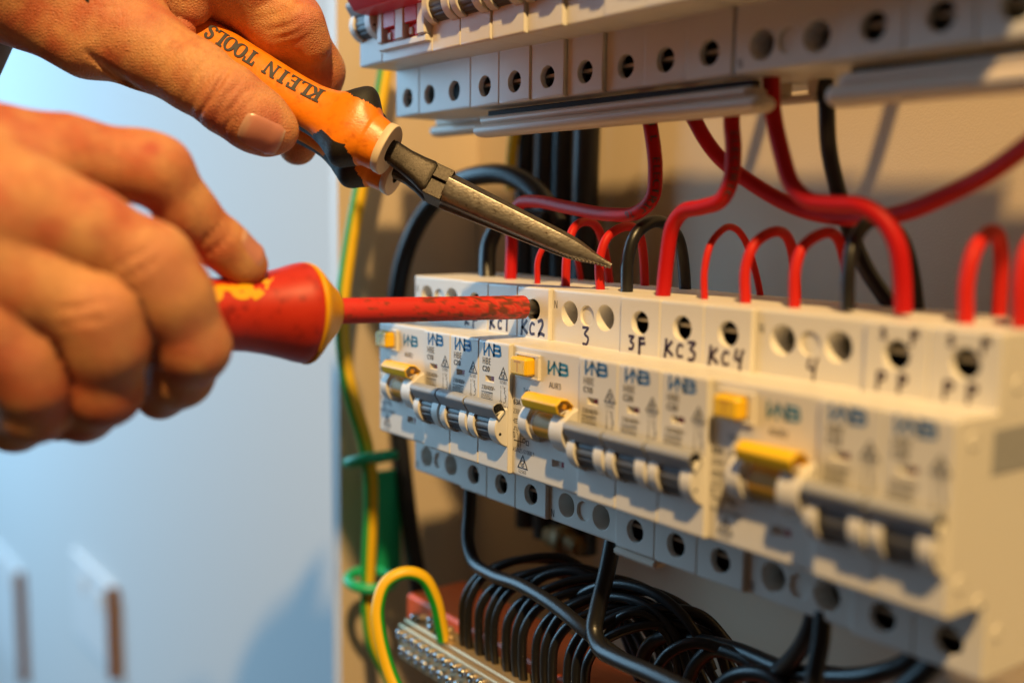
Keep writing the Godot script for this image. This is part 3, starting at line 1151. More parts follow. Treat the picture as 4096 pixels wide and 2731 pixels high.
func make_setting() -> void:
	var w := MB.new()
	box(w, Vector3(-2600, -1300, -165), Vector3(900, 1300, -127), 0.5)
	var wall := solo("wall", w, M.wall, Vector3(0, -1300, -135), "", "")
	wall.remove_meta("category")
	wall.set_meta("kind", "structure")
	wall.set_meta("label", "smooth white painted wall behind the open switchboard")
	var base := Vector3(120, -260, -122)
	var e := thing("switchboard_enclosure", "cream painted metal switchboard box with open front, wires inside", "enclosure", base)
	var bp := MB.new()
	box(bp, Vector3(-106, -260, -125), Vector3(420, 270, -122), 0.3)
	part("back_plate", bp, M.paint, e, base)
	var sw := MB.new()
	box(sw, Vector3(-106.4, -260, -121.9), Vector3(-105, 270, -38.2), 0.3)
	part("side_wall", sw, M.paint, e, base)
	var s2 := MB.new()
	box(s2, Vector3(420, -260, -121.9), Vector3(421.4, 270, -38.2), 0.3)
	part("side_wall", s2, M.paint, e, base)
	var fl := MB.new()
	box(fl, Vector3(-115, -260, -39.6), Vector3(-105.2, 270, -38.0), 0.5)
	part("flange", fl, M.flange, e, base)
	var ow := MB.new()
	box(ow, Vector3(-115, -260, -125), Vector3(-113.6, 270, -39.7), 0.3)
	part("outer_wall", ow, M.flange, e, base)
	# knockouts pressed into the back plate
	for k in [Vector3(-126.9, -96.8, -121.6), Vector3(-145.4, -130.3, -121.6)]:
		var kb := MB.new()
		var ring := []
		for i in 37:
			if k.y > -70: ring.append([k.x + 9.0 * cos(TAU * i / 36.0), k.y + 7.5 * sin(TAU * i / 36.0)])
		if k.y > -70:
			for i in 36: tube(kb, PackedVector3Array([Vector3(ring[i][0], ring[i][1], -121.8), Vector3(ring[i + 1][0], ring[i + 1][1], -121.8)]), 1.0, 6)
		else:
			for q in [[-10, -14, 10, -14], [10, -14, 10, 13], [10, 13, -10, 13], [-10, 13, -10, -14]]:
				tube(kb, PackedVector3Array([k + Vector3(q[0], q[1], 0.2), k + Vector3(q[2], q[3], 0.2)]), 1.1, 6)
			tube(kb, PackedVector3Array([k + Vector3(-1.5, -1, 0.2), k + Vector3(1.5, -1, 0.2)]), 1.6, 8)
		part("knockout", kb, M.brown, e, base)
	for y in [0.0, 144.8]:
		var rl := MB.new()
		box(rl, Vector3(-40, y - 17.5, -62.2), Vector3(300, y - 12.5, -61.0), 0.2)
		box(rl, Vector3(-40, y + 12.5, -62.2), Vector3(300, y + 17.5, -61.0), 0.2)
		box(rl, Vector3(-40, y - 12.6, -70.5), Vector3(300, y + 12.6, -69.5), 0.2)
		box(rl, Vector3(-40, y - 12.6, -69.6), Vector3(300, y - 11.6, -61.4), 0.2)
		box(rl, Vector3(-40, y + 11.6, -69.6), Vector3(300, y + 12.6, -61.4), 0.2)
		solo("mounting_rail", rl, M.steel, Vector3(130, y, -71), "plated steel mounting rail behind the %s row of breakers" % ["lower", "upper"][int(y > 1)], "rail", "mounting rails")
	# two white accessories on the wall, far left
	var e1 := Vector3(-808.3, -345.1, -118.0)
	var e2 := Vector3(-819.9, -451.2, -118.0)
	var g1 := Vector3(-1270.2, -456.3, -118.0)
	var g2 := Vector3(-1301.3, -624.8, -118.0)
	var l1 := Vector3(-973.9, -378.8, -118.0)
	for q in [[l1.x, e1.x, e2.y, e1.y, "nearer white wall socket with brown edge, lower left of the photo"], [g1.x - 200.0, g1.x, g2.y, g1.y, "farther white wall socket with brown edge, at the far left"]]:
		var at := Vector3((q[0] + q[1]) / 2, q[2], -127)
		var o := thing("wall_socket", q[4], "wall socket", at, "wall sockets left of the switchboard")
		var pb := MB.new()
		box(pb, Vector3(q[0], q[2], -126.9), Vector3(q[1] - 1.0, q[3], -121), 2.5)
		part("face_plate", pb, M.switch_white, o, at)
		var eb := MB.new()
		box(eb, Vector3(q[1] - 0.95, q[2] + 1, -126.9), Vector3(q[1] + 9.0, q[3] - 1, -114), 1.5)
		part("edge_strip", eb, M.brown, o, at)
		for i in 2:
			var rk := MB.new()
			var cx: float = lerpf(q[0], q[1], 0.3 + 0.42 * i)
			box(rk, Vector3(cx - 11, q[3] - 40, -121.1), Vector3(cx + 11, q[3] - 18, -119), 0.9)
			part("rocker", rk, M.switch_white, o, at)


func make_devices() -> void:
	var rcd0 := make_rcd()
	var c10 := make_mcb("C10")
	var c20 := make_mcb("C20")
	var used_first := {}
	var take = func(src: Node3D) -> Node3D:
		if not used_first.has(src):
			used_first[src] = true
			return src
		return src.duplicate()
	var rg := "two pole residual current switches"
	var mg := "single pole circuit breakers"
	# the lower row, left to right
	var r1: Node3D = put_device(take.call(rcd0), "residual_current_switch", Vector3(0, 0, -1.4), "cream residual current switch with yellow lever at left end of the lower row", "safety switch", rg)
	var a1: Node3D = put_device(take.call(c10), "circuit_breaker", Vector3(36, 0, 0), "cream C10 breaker right beside the leftmost yellow lever in lower row", "circuit breaker", mg)
	var a2: Node3D = put_device(take.call(c20), "circuit_breaker", Vector3(54, 0, 0), "cream C20 breaker marked KC1 in marker, left of the screwdriver tip", "circuit breaker", mg)
	var a3: Node3D = put_device(take.call(c20), "circuit_breaker", Vector3(72, 0, 0), "cream C20 breaker marked KC2, with the screwdriver in its upper terminal", "circuit breaker", mg)
	var r2: Node3D = put_device(take.call(rcd0), "residual_current_switch", Vector3(90, 0, -1.4), "cream residual current switch marked 3, in the middle of the lower row", "safety switch", rg)
	var b1: Node3D = put_device(take.call(c10), "circuit_breaker", Vector3(126, 0, 0), "cream C10 breaker marked 3F in marker, right of the switch marked 3", "circuit breaker", mg)
	var b2: Node3D = put_device(take.call(c20), "circuit_breaker", Vector3(144, 0, 0), "cream C20 breaker marked KC3 in marker", "circuit breaker", mg)
	var b3: Node3D = put_device(take.call(c20), "circuit_breaker", Vector3(162, 0, 0), "cream C20 breaker marked KC4 in marker", "circuit breaker", mg)
	var r3: Node3D = put_device(take.call(rcd0), "residual_current_switch", Vector3(180, 0, -1.4), "blurred cream residual current switch marked 4 with the nearest yellow lever", "safety switch", rg)
	var c1: Node3D = put_device(take.call(c10), "circuit_breaker", Vector3(216, 0, 0), "blurred cream breaker marked PP, second from the right end of lower row", "circuit breaker", mg)
	var c2: Node3D = put_device(take.call(c20), "circuit_breaker", Vector3(234, 0, 0), "blurred cream breaker marked PP at the right end, its side showing", "circuit breaker", mg)
	# the upper row
	var y := 144.8
	var x0 := -12.5
	put_device(take.call(c10), "circuit_breaker", Vector3(x0, y, 0), "cream breaker with a grey lever at the left end of upper row", "circuit breaker", mg)
	make_isolator(Vector3(x0 + 18, y, 0))
	var names := ["first", "second", "third", "fourth", "fifth", "sixth", "seventh"]
	for i in 7:
		put_device(take.call(c20), "circuit_breaker", Vector3(x0 + 54 + 18 * i, y, [0.0, 0.0, -0.5, -1.7, -3.0, -2.4, -2.0][i]), "cream breaker in the upper row, %s to the right of the red isolator" % names[i], "circuit breaker", mg)
	put_device(take.call(rcd0), "residual_current_switch", Vector3(x0 + 181.5, y, -1.4), "blurred cream residual current switch with two round holes in the upper row", "safety switch", rg)
	for i in 3:
		put_device(take.call(c20), "circuit_breaker", Vector3(x0 + 217.5 + 18 * i, y, 0), "blurred cream breaker at upper right, %s right of the upper residual current switch" % names[i], "circuit breaker", mg)
	# marker lettering on single devices of the lower row
	marker(a1, "2F", 2.6, 23.4, 4.2, 5.4)
	marker(a2, "KC1", 1.4, 23.6, 4.4, 4.9)
	marker(a3, "KC2", 2.6, 23.3, 5.4, 4.7)
	marker(r2, "3", 16.4, 22.9, 5.4, 5.0, 1.0)
	marker(b1, "3F", 4.4, 23.9, 3.9, 4.4)
	marker(b2, "KC3", 2.4, 23.4, 5.0, 4.8, 1.05)
	marker(b3, "KC4", 2.4, 23.2, 5.0, 4.8, 1.05)
	marker(r3, "4", 18.0, 23.4, 5.2, 5.0, 0.9)
	for d in [c1, c2]:
		marker(d, "PP", 4.0, 24.0, 4.0, 6.0, 1.0)
		marker(d, "SF", 4.6, 36.0, 2.6, 8.4, 0.9)
	# what the end breaker shows on its right side
	var st := MB.new()
	box(st, Vector3(17.9, 8.0, -33.0), Vector3(18.1, 18.5, -15.0), 0.05)
	part("side_sticker", st, M.lever, c2)
	for q in [[28.0, -24.0], [17.0, -7.0], [-15.0, -5.0], [-30.0, -22.0], [-21.0, -13.0]]:
		var rv := MB.new()
		lathe(rv, Vector3(17.5, q[0], q[1]), Vector3(1, 0, 0), [[0, 2.1], [0.7, 1.9], [0.75, 1.2], [0.3, 0.9], [0.3, 0.01]], 20)
		part("rivet", rv, M.plastic, c2)
	# upper residual switch has its own end gap filler: a narrow dark spacer
	var sp := MB.new()
	box(sp, Vector3(x0 + 180.1, y - 38, -50), Vector3(x0 + 181.4, y + 38, -22), 0.1)
	solo("gap_spacer", sp, M.dark, Vector3(x0 + 180.7, y - 38, -36), "dark narrow spacer in the gap of the upper row", "spacer")


func make_isolator(at: Vector3) -> void:
	var o := thing("main_isolator", "cream two pole main isolator with a red lever in the upper row", "isolator", at)
	part("body", body(36.0, [[7.6, 3.6, 9.0], [25.2, 3.6, 9.0]], [15.0, 19.0, 10.0, 12.0]), M.plastic, o)
	for y in [32.3, -33.6]:
		var s := MB.new()
		box(s, Vector3(0.8, y - 5.4, ZS - 13.0), Vector3(35.0, y + 5.4, ZS - 7.5), 0.3)
		part("terminal_clamp", s, M.dark_steel, o)
	var l := MB.new()
	prism2(l, fillet([[1.0, -4.5, 0.3], [2.9, 2.4, 0.6], [12.5, 5.4, 1.0], [14.0, 0.6, 1.0], [10.6, -3.9, 0.8], [3.9, -5.0, 0.5]]), -3.0, 34.5, 0.4)
	part("lever", l, M.red_lever, o)
	for x in [[5.0, 14.0], [20.5, 29.5]]:
		var d := MB.new()
		box(d, Vector3(x[0], -10.6, -1.0), Vector3(x[1], -3.0, 2.6), 0.5)
		box(d, Vector3(x[0] + 0.2, -15.0, -1.0), Vector3(x[1] - 0.2, -10.7, 0.6), 0.3)
		part("lever_root", d, M.red_lever, o)
		var k := MB.new()
		box(k, Vector3(x[0] + 1.0, -14.6, 0.4), Vector3(x[0] + 3.6, -11.8, 1.3), 0.3)
		part("lever_stop", k, M.plastic, o)
	for x in [[0.8, 4.8], [14.2, 20.3], [29.7, 35.2]]:
		var p := MB.new()
		box(p, Vector3(x[0], -15.6, -1.0), Vector3(x[1], 8.0, 2.9), 0.5)
		part("front_rib", p, M.plastic, o)
	var lp := MB.new()
	box(lp, Vector3(0.8, -18.4, -1.0), Vector3(35.2, -15.7, 2.2), 0.5)
	part("front_rib", lp, M.plastic, o)


func make_wires() -> void:
	var gl := "short red link wires looping over the lower row"
	# thick red and black feeds between the rows
	cable("red_cable", "thick lettered red cable bending left behind the pliers jaws", [Vector3(113.7, 104.3, -36.0), Vector3(120.8, 92.5, -33.0), Vector3(123.2, 79.8, -33.0), Vector3(122.1, 71.0, -33.0), Vector3(115.3, 66.3, -33.0), Vector3(100.6, 65.5, -34.0), Vector3(75.6, 67.7, -37.0), Vector3(54.0, 70.1, -39.0), Vector3(41.7, 69.3, -40.0), Vector3(37.2, 64.0, -40.0), Vector3(37.8, 51.4, -39.0), Vector3(38.7, 39.2, -38.0)], 2.4, M.red_cable, "thick red feed cables", "4 L  ELECTRIC 16", 12.0)
	cable("red_cable", "thick lettered red cable stepping down to the breaker marked 3F", [Vector3(159.0, 101.7, -30.0), Vector3(158.6, 93.8, -29.0), Vector3(160.6, 84.3, -28.0), Vector3(160.0, 75.7, -28.0), Vector3(156.4, 70.0, -28.0), Vector3(149.0, 67.9, -28.0), Vector3(141.2, 66.6, -28.0), Vector3(136.6, 62.0, -28.0), Vector3(134.5, 52.2, -28.0), Vector3(133.2, 39.6, -28.0)], 2.4, M.red_cable, "thick red feed cables", "ELECTRIC", 13.0)
	cable("red_cable", "thick red cable stepping right and down in front of the black loop", [Vector3(171.8, 104.7, -30.0), Vector3(173.7, 94.9, -29.0), Vector3(178.0, 83.6, -28.0), Vector3(182.4, 74.0, -28.0), Vector3(188.1, 69.8, -28.0), Vector3(196.7, 68.8, -28.0), Vector3(205.3, 68.2, -28.0), Vector3(211.2, 64.7, -29.0), Vector3(214.9, 58.4, -30.0), Vector3(216.1, 50.2, -31.0), Vector3(216.3, 41.2, -32.0)], 2.4, M.red_cable, "thick red feed cables")
	cable("red_cable", "thick red cable sagging away to the right behind the others", [Vector3(150, 240, -88), Vector3(138, 175, -86), Vector3(131, 130, -70), Vector3(126.2, 103.1, -44.0), Vector3(132.4, 93.9, -42.0), Vector3(138.5, 84.4, -45.0), Vector3(152.5, 74.9, -47.0), Vector3(169.3, 67.7, -48.0), Vector3(187.7, 65.1, -47.0), Vector3(205.0, 66.4, -45.0), Vector3(221.2, 71.5, -42.0), Vector3(233.9, 76.4, -38.0), Vector3(244.4, 81.7, -34.0), Vector3(255.7, 87.5, -28.0)], 2.4, M.red_cable, "thick red feed cables")
	cable("black_cable", "thick black cable hanging from the upper row near the rail clip", [Vector3(200, 230, -84), Vector3(192, 170, -84), Vector3(185, 128, -70), Vector3(178.6, 106.1, -46.0), Vector3(180.5, 96.1, -44.0), Vector3(178.9, 84.5, -48.0), Vector3(179.5, 73.2, -52.0), Vector3(181.3, 61.6, -56.0), Vector3(186.5, 50.1, -58.0), Vector3(194.9, 39.0, -60.0)], 2.4, M.black_cable, "thick black feed cables")
	# link wires over the lower row
	# each rises from a terminal and dives behind its breaker
	cable("link_wire", "red link wire half hidden behind the pliers jaw", [Vector3(66.2, 40.1, -30.0), Vector3(66.3, 48.7, -30.0), Vector3(67.2, 54.6, -33.0), Vector3(64.3, 55.7, -43.0), Vector3(58.5, 50.9, -54.0), Vector3(57.8, 38.3, -58.0), Vector3(57.8, 26.3, -58.0)], 1.1, M.red_link, gl)
	cable("link_wire", "red link wire crossing just left of the pliers tip", [Vector3(82.4, 39.7, -30.0), Vector3(82.9, 51.2, -30.0), Vector3(82.3, 59.9, -33.0), Vector3(77.7, 62.9, -43.0), Vector3(72.5, 59.3, -54.0), Vector3(74.5, 38.3, -58.0), Vector3(74.5, 26.3, -58.0)], 1.6, M.red_link, gl)
	cable("link_wire", "red link wire directly behind the pliers tip", [Vector3(101.1, 39.9, -30.0), Vector3(100.3, 49.2, -30.0), Vector3(100.7, 57.7, -33.0), Vector3(99.7, 61.5, -43.0), Vector3(94.7, 57.5, -54.0), Vector3(93.4, 39.5, -58.0), Vector3(93.4, 27.5, -58.0)], 1.6, M.red_link, gl)
	cable("link_wire", "thin red link wire over the breaker marked KC3", [Vector3(149.3, 39.5, -30.0), Vector3(148.7, 48.2, -30.0), Vector3(148.3, 56.9, -33.0), Vector3(146.1, 62.0, -43.0), Vector3(143.2, 57.8, -54.0), Vector3(147.3, 38.7, -58.0), Vector3(147.3, 26.7, -58.0)], 1.1, M.red_link, gl)
	cable("link_wire", "red link wire over the breaker marked KC4", [Vector3(165.6, 39.5, -30.0), Vector3(164.9, 49.7, -30.0), Vector3(165.5, 57.3, -33.0), Vector3(165.3, 61.0, -43.0), Vector3(161.7, 56.7, -54.0), Vector3(161.3, 39.6, -58.0), Vector3(161.3, 27.6, -58.0)], 1.6, M.red_link, gl)
	cable("link_wire", "red link wire left of the second black loop", [Vector3(183.4, 40.1, -30.0), Vector3(183.0, 50.6, -30.0), Vector3(183.1, 57.1, -33.0), Vector3(183.3, 61.0, -43.0), Vector3(180.0, 57.2, -54.0), Vector3(180.5, 42.5, -58.0), Vector3(180.5, 30.5, -58.0)], 1.6, M.red_link, gl)
	cable("link_wire", "blurred red link wire at far right beside the frame edge", [Vector3(234.9, 39.8, -30.0), Vector3(234.4, 50.0, -30.0), Vector3(234.2, 57.7, -33.0), Vector3(232.6, 62.2, -43.0), Vector3(229.0, 58.0, -54.0), Vector3(227.4, 39.0, -58.0), Vector3(227.4, 27.0, -58.0)], 1.9, M.red_link, gl)
	cable("link_wire", "red link wire cut by the right edge of the photo", [Vector3(248.5, 40.4, -30.0), Vector3(247.7, 50.7, -30.0), Vector3(247.2, 58.2, -33.0), Vector3(245.8, 62.2, -43.0), Vector3(242.8, 58.4, -54.0), Vector3(241.7, 40.2, -58.0), Vector3(241.7, 28.2, -58.0)], 1.9, M.red_link, gl)
	# black loops
	cable("loop_wire", "black loop wire right of the pliers tip", [Vector3(114.3, 40.3, -30.0), Vector3(114.5, 50.6, -30.0), Vector3(114.9, 59.2, -33.0), Vector3(114.4, 63.4, -43.0), Vector3(113.2, 57.9, -54.0), Vector3(113.6, 39.8, -58.0), Vector3(113.6, 27.8, -58.0)], 2.1, M.black_cable, "black loop wires over the lower row")
	cable("loop_wire", "thick black loop wire behind the stepping red cable at right", [Vector3(200.9, 40.8, -30.0), Vector3(200.6, 51.4, -30.0), Vector3(199.9, 59.3, -33.0), Vector3(198.7, 64.6, -43.0), Vector3(200.1, 59.9, -54.0), Vector3(203.5, 40.5, -58.0), Vector3(203.5, 28.5, -58.0)], 1.9, M.black_cable, "black loop wires over the lower row")
	# thick black cable arching left and down past the lower row
	cable("black_cable", "thickest black cable arching down past the left end of lower row", [Vector3(35.1, 61.1, -64.0), Vector3(24.2, 74.2, -62.0), Vector3(7.8, 81.4, -60.0), Vector3(-11.4, 82.0, -58.0), Vector3(-33.5, 77.5, -57.0), Vector3(-53.1, 65.6, -56.0), Vector3(-68.8, 49.0, -56.0), Vector3(-77.8, 29.3, -56.0), Vector3(-84.2, 4.0, -58.0), Vector3(-86.5, -27.9, -60.0), Vector3(-82.1, -59.1, -61.0), Vector3(-73.6, -95.8, -61.0), Vector3(-63.7, -124.9, -60.0), Vector3(-58.1, -143.2, -58.0)], 4.4, M.black_cable, "thick black feed cables")
	cable("black_cable", "black cable curving down behind the pliers into the leftmost safety switch", [Vector3(34.5, 63.1, -58.0), Vector3(23.1, 64.0, -54.0), Vector3(14.8, 60.8, -50.0), Vector3(13.1, 53.6, -46.0), Vector3(17.1, 44.6, -42.0), Vector3(20.4, 37.7, -40.0)], 3.4, M.black_cable, "thick black feed cables")
	# black sheaths running down the back plate behind both rows
	var k := 0
	for px in [Vector3(-32.1, 104.6, -100.0), Vector3(-15.3, 103.6, -98.0), Vector3(-7.3, 103.4, -102.0), Vector3(10.4, 102.3, -100.0)]:
		cable("black_cable", "black sheathed cable running down the back plate, %s from left" % ["first", "second", "third", "fourth"][k], [px + Vector3(2, 60, 0), px + Vector3(0, 10, 0), px + Vector3(-1, -50, 0), px + Vector3(1, -120, 0), px + Vector3(3, -190, 0)], 6.0, M.black_cable, "black cables down the back plate")
		k += 1
	# earth wires
	var gy := [Color(0.015, 0.34, 0.03), Color(0.84, 0.52, 0.012), -1.6, 0.12]
	cable("earth_wire", "green and yellow earth wire running down the left side wall", [Vector3(-84.0, 148.6, -55.4), Vector3(-83.0, 127.1, -51.0), Vector3(-82.0, 99.7, -44.6), Vector3(-81.0, 75.9, -37.2), Vector3(-80.0, 50.0, -31.1), Vector3(-78.0, 20.8, -25.6), Vector3(-76.0, 0.8, -25.0), Vector3(-74.0, -23.1, -28.7), Vector3(-73.0, -43.0, -34.5), Vector3(-72.0, -60.2, -36.9), Vector3(-72.0, -78.8, -37.1), Vector3(-72.0, -103.5, -35.8), Vector3(-72.0, -122.2, -35.2), Vector3(-71.0, -142.7, -37.3), Vector3(-69.0, -161.9, -45.2), Vector3(-66.0, -183.6, -52.7)], 3.5, M.earth, "green and yellow earth wires", "", 0.0, gy, Vector3(0.8, 0, 0.55))
	cable("earth_wire", "green and yellow earth wire arching over into the brass bar", [Vector3(34.3, -128.1, 5.0), Vector3(23.9, -113.9, 7.8), Vector3(17.1, -98.6, 8.8), Vector3(14.2, -89.5, 7.6), Vector3(13.6, -81.2, 3.4), Vector3(16.0, -78.0, -3.8), Vector3(18.7, -80.4, -10.4), Vector3(20.7, -89.1, -14.8), Vector3(21.8, -100.9, -17.3), Vector3(22.2, -107.3, -18.3)], 2.7, M.earth, "green and yellow earth wires", "", 0.0, [gy[0], gy[1], -2.0, 0.25], Vector3(0.8, 0.1, 0.6))
	cable("earth_wire", "short length of earth wire behind the upper row, beside dark cables", [Vector3(-25.7, 112.8, -90.0), Vector3(-29.8, 101.7, -90.0), Vector3(-31.5, 92.6, -90.0), Vector3(-33.2, 76.5, -91.0)], 2.6, M.earth, "green and yellow earth wires", "", 0.0, [gy[1], gy[0], 0.4, 0.2], Vector3(0.8, 0, 0.55))
	# black wires below the lower row
	cable("black_cable", "black cable from the lower row bending right across the wire bundle", [Vector3(24.1, -43.0, -30.0), Vector3(24.6, -55.2, -29.0), Vector3(26.6, -65.8, -27.0), Vector3(33.7, -72.4, -25.0), Vector3(49.4, -73.2, -23.0), Vector3(71.2, -71.0, -21.0), Vector3(94.3, -71.6, -19.0), Vector3(111.7, -74.6, -18.0), Vector3(122.2, -78.7, -20.0), Vector3(131.3, -82.5, -24.0), Vector3(143.5, -85.9, -28.0)], 2.6, M.black_cable, "black cables under the lower row")
	cable("black_cable", "black cable from the lower row sweeping to the bottom right corner", [Vector3(119.4, -40.6, -22.0), Vector3(118.3, -53.3, -20.0), Vector3(116.6, -65.4, -18.0), Vector3(117.5, -71.6, -16.0), Vector3(122.7, -75.4, -14.0), Vector3(134.6, -75.0, -12.0), Vector3(152.5, -73.1, -10.0), Vector3(173.0, -71.9, -8.0)], 2.9, M.black_cable, "black cables under the lower row")
	cable("black_cable", "black cable curling left from under the blurred safety switch marked 4", [Vector3(197.8, -42.1, -26.0), Vector3(195.5, -48.8, -27.0), Vector3(189.3, -58.2, -30.0), Vector3(179.3, -68.7, -34.0), Vector3(165.7, -80.2, -38.0)], 2.6, M.black_cable, "black cables under the lower row")
	cable("black_cable", "black cable dropping straight down under the switch marked 4", [Vector3(205.1, -38.6, -20.0), Vector3(205.4, -46.5, -19.0), Vector3(204.8, -54.9, -18.0), Vector3(205.0, -62.9, -17.0)], 2.5, M.black_cable, "black cables under the lower row")
	cable("black_cable", "black cable sweeping left from the right end of the lower row", [Vector3(230.6, -41.7, -26.0), Vector3(225.4, -48.1, -27.0), Vector3(214.0, -55.7, -29.0), Vector3(199.2, -62.2, -32.0), Vector3(181.3, -67.7, -36.0), Vector3(156.7, -71.4, -42.0), Vector3(134.5, -76.4, -46.0), Vector3(120.4, -79.7, -46.0), Vector3(111.9, -86.7, -46.0), Vector3(108.4, -96.2, -46.0)], 2.6, M.black_cable, "black cables under the lower row")
	cable("black_cable", "black cable leaving the right end of lower row towards the bottom edge", [Vector3(240.3, -37.7, -20.0), Vector3(234.8, -45.5, -21.0), Vector3(227.6, -53.6, -22.0)], 2.8, M.black_cable, "black cables under the lower row")
	cable("black_cable", "black cable arching at the bottom edge below the switch marked 4", [Vector3(136.4, -91.7, -40.0), Vector3(141.6, -80.3, -40.0), Vector3(149.0, -73.5, -40.0), Vector3(159.5, -72.0, -40.0), Vector3(171.6, -73.0, -40.0), Vector3(183.0, -75.1, -40.0)], 2.4, M.black_cable, "black cables under the lower row")
	cable("black_cable", "black cable arching low at the bottom edge, nearest the corner", [Vector3(154.9, -85.2, -32.0), Vector3(162.8, -76.1, -32.0), Vector3(170.6, -71.3, -32.0), Vector3(179.1, -69.8, -32.0), Vector3(187.5, -72.8, -32.0)], 2.4, M.black_cable, "black cables under the lower row")
	# the hoops of black wire that rise from the brass bar
	for i in 14:
		var x := 30.0 + 6.0 * i
		var d := 3.4 * sin(i * 2.3)
		x += 1.3 * sin(i * 4.1 + 1.0)
		var r: float = [1.75, 1.6, 1.8, 1.7, 1.5, 1.8, 1.75][i % 7]
		cable("hoop_wire", "black hoop wire on the brass bar, %s from the left end of its row" % ["first", "second", "third", "fourth", "fifth", "sixth", "seventh", "eighth", "ninth", "tenth", "eleventh", "twelfth", "thirteenth", "fourteenth"][i], [Vector3(x, -112, -23), Vector3(x - 0.5, -98, -22), Vector3(x + 0.5, -87, -22.5), Vector3(x + 5, -77.5 + d * 0.4, -27), Vector3(x + 15, -71 + d * 0.6, -38), Vector3(x + 28 + 2.0 * sin(i * 3.3), -71 + d, -50), Vector3(x + 42 + 3.0 * sin(i * 5.1), -80 + d * 1.4, -58 + 3.0 * sin(i * 1.7)), Vector3(x + 56, -100, -61), Vector3(x + 66, -124, -62)], r, M.black_cable, "black wires hooping up from the brass bar")


	var loose := [
		[Vector3(82.1, -76.1, -36.0), Vector3(92.3, -68.8, -38.0), Vector3(105.9, -64.1, -40.0), Vector3(121.4, -64.2, -42.0), Vector3(131.5, -69.0, -44.0), Vector3(136.8, -75.6, -46.0), Vector3(141.0, -85.1, -48.0)],
		[Vector3(81.8, -82.5, -34.0), Vector3(93.3, -72.7, -36.0), Vector3(107.0, -68.3, -38.0), Vector3(118.8, -68.6, -40.0), Vector3(127.8, -74.1, -42.0), Vector3(132.1, -83.7, -44.0), Vector3(133.0, -94.6, -46.0)],
		[Vector3(61.0, -77.2, -30.0), Vector3(67.1, -70.8, -36.0), Vector3(79.0, -67.6, -42.0), Vector3(92.9, -72.1, -46.0), Vector3(105.6, -79.0, -48.0), Vector3(116.7, -90.6, -50.0), Vector3(120.1, -101.8, -52.0)],
		[Vector3(107.2, -81.7, -30.0), Vector3(112.4, -72.4, -32.0), Vector3(118.1, -69.7, -36.0), Vector3(123.8, -73.2, -40.0), Vector3(129.3, -80.7, -42.0), Vector3(130.2, -95.0, -44.0)],
		[Vector3(130.0, -88.0, -30.0), Vector3(136.8, -76.6, -32.0), Vector3(144.0, -71.8, -36.0), Vector3(153.2, -72.1, -40.0), Vector3(164.0, -73.8, -42.0), Vector3(174.3, -78.6, -44.0)],
		[Vector3(173.1, -75.4, -36.0), Vector3(181.3, -68.5, -36.0), Vector3(190.4, -65.4, -38.0), Vector3(200.0, -63.9, -40.0), Vector3(208.5, -65.3, -42.0)],
	]
	var where := ["uppermost loose black strand curving over the right part of the wire bundle", "loose black strand just under the uppermost one in the wire bundle", "loose black strand crossing behind the two straight black cables", "short loose black loop inside the wire bundle, right of the straight cable", "loose black strand lowest in the bundle, under the blurred switch", "loose black strand at the bottom edge, right end of the wire bundle"]
	for i in loose.size():
		cable("bundle_wire", where[i], loose[i], [1.8, 1.7, 1.9, 1.6, 1.9, 2.0][i], M.black_cable, "loose strands of the black wire bundle")
	# spare runs behind the upper row that throw their shade on the back plate
	cable("black_cable", "black cable run behind the upper row, its shadow on the back plate", [Vector3(228, 250, -92), Vector3(222, 205, -96), Vector3(238, 160, -98), Vector3(262, 132, -96), Vector3(300, 122, -94)], 4.5, M.black_cable, "cable runs behind the upper row")
	cable("black_cable", "black cable slung behind the upper row right of the residual current switch", [Vector3(262, 255, -100), Vector3(250, 200, -102), Vector3(262, 150, -100), Vector3(298, 112, -96), Vector3(340, 100, -94)], 3.5, M.black_cable, "cable runs behind the upper row")


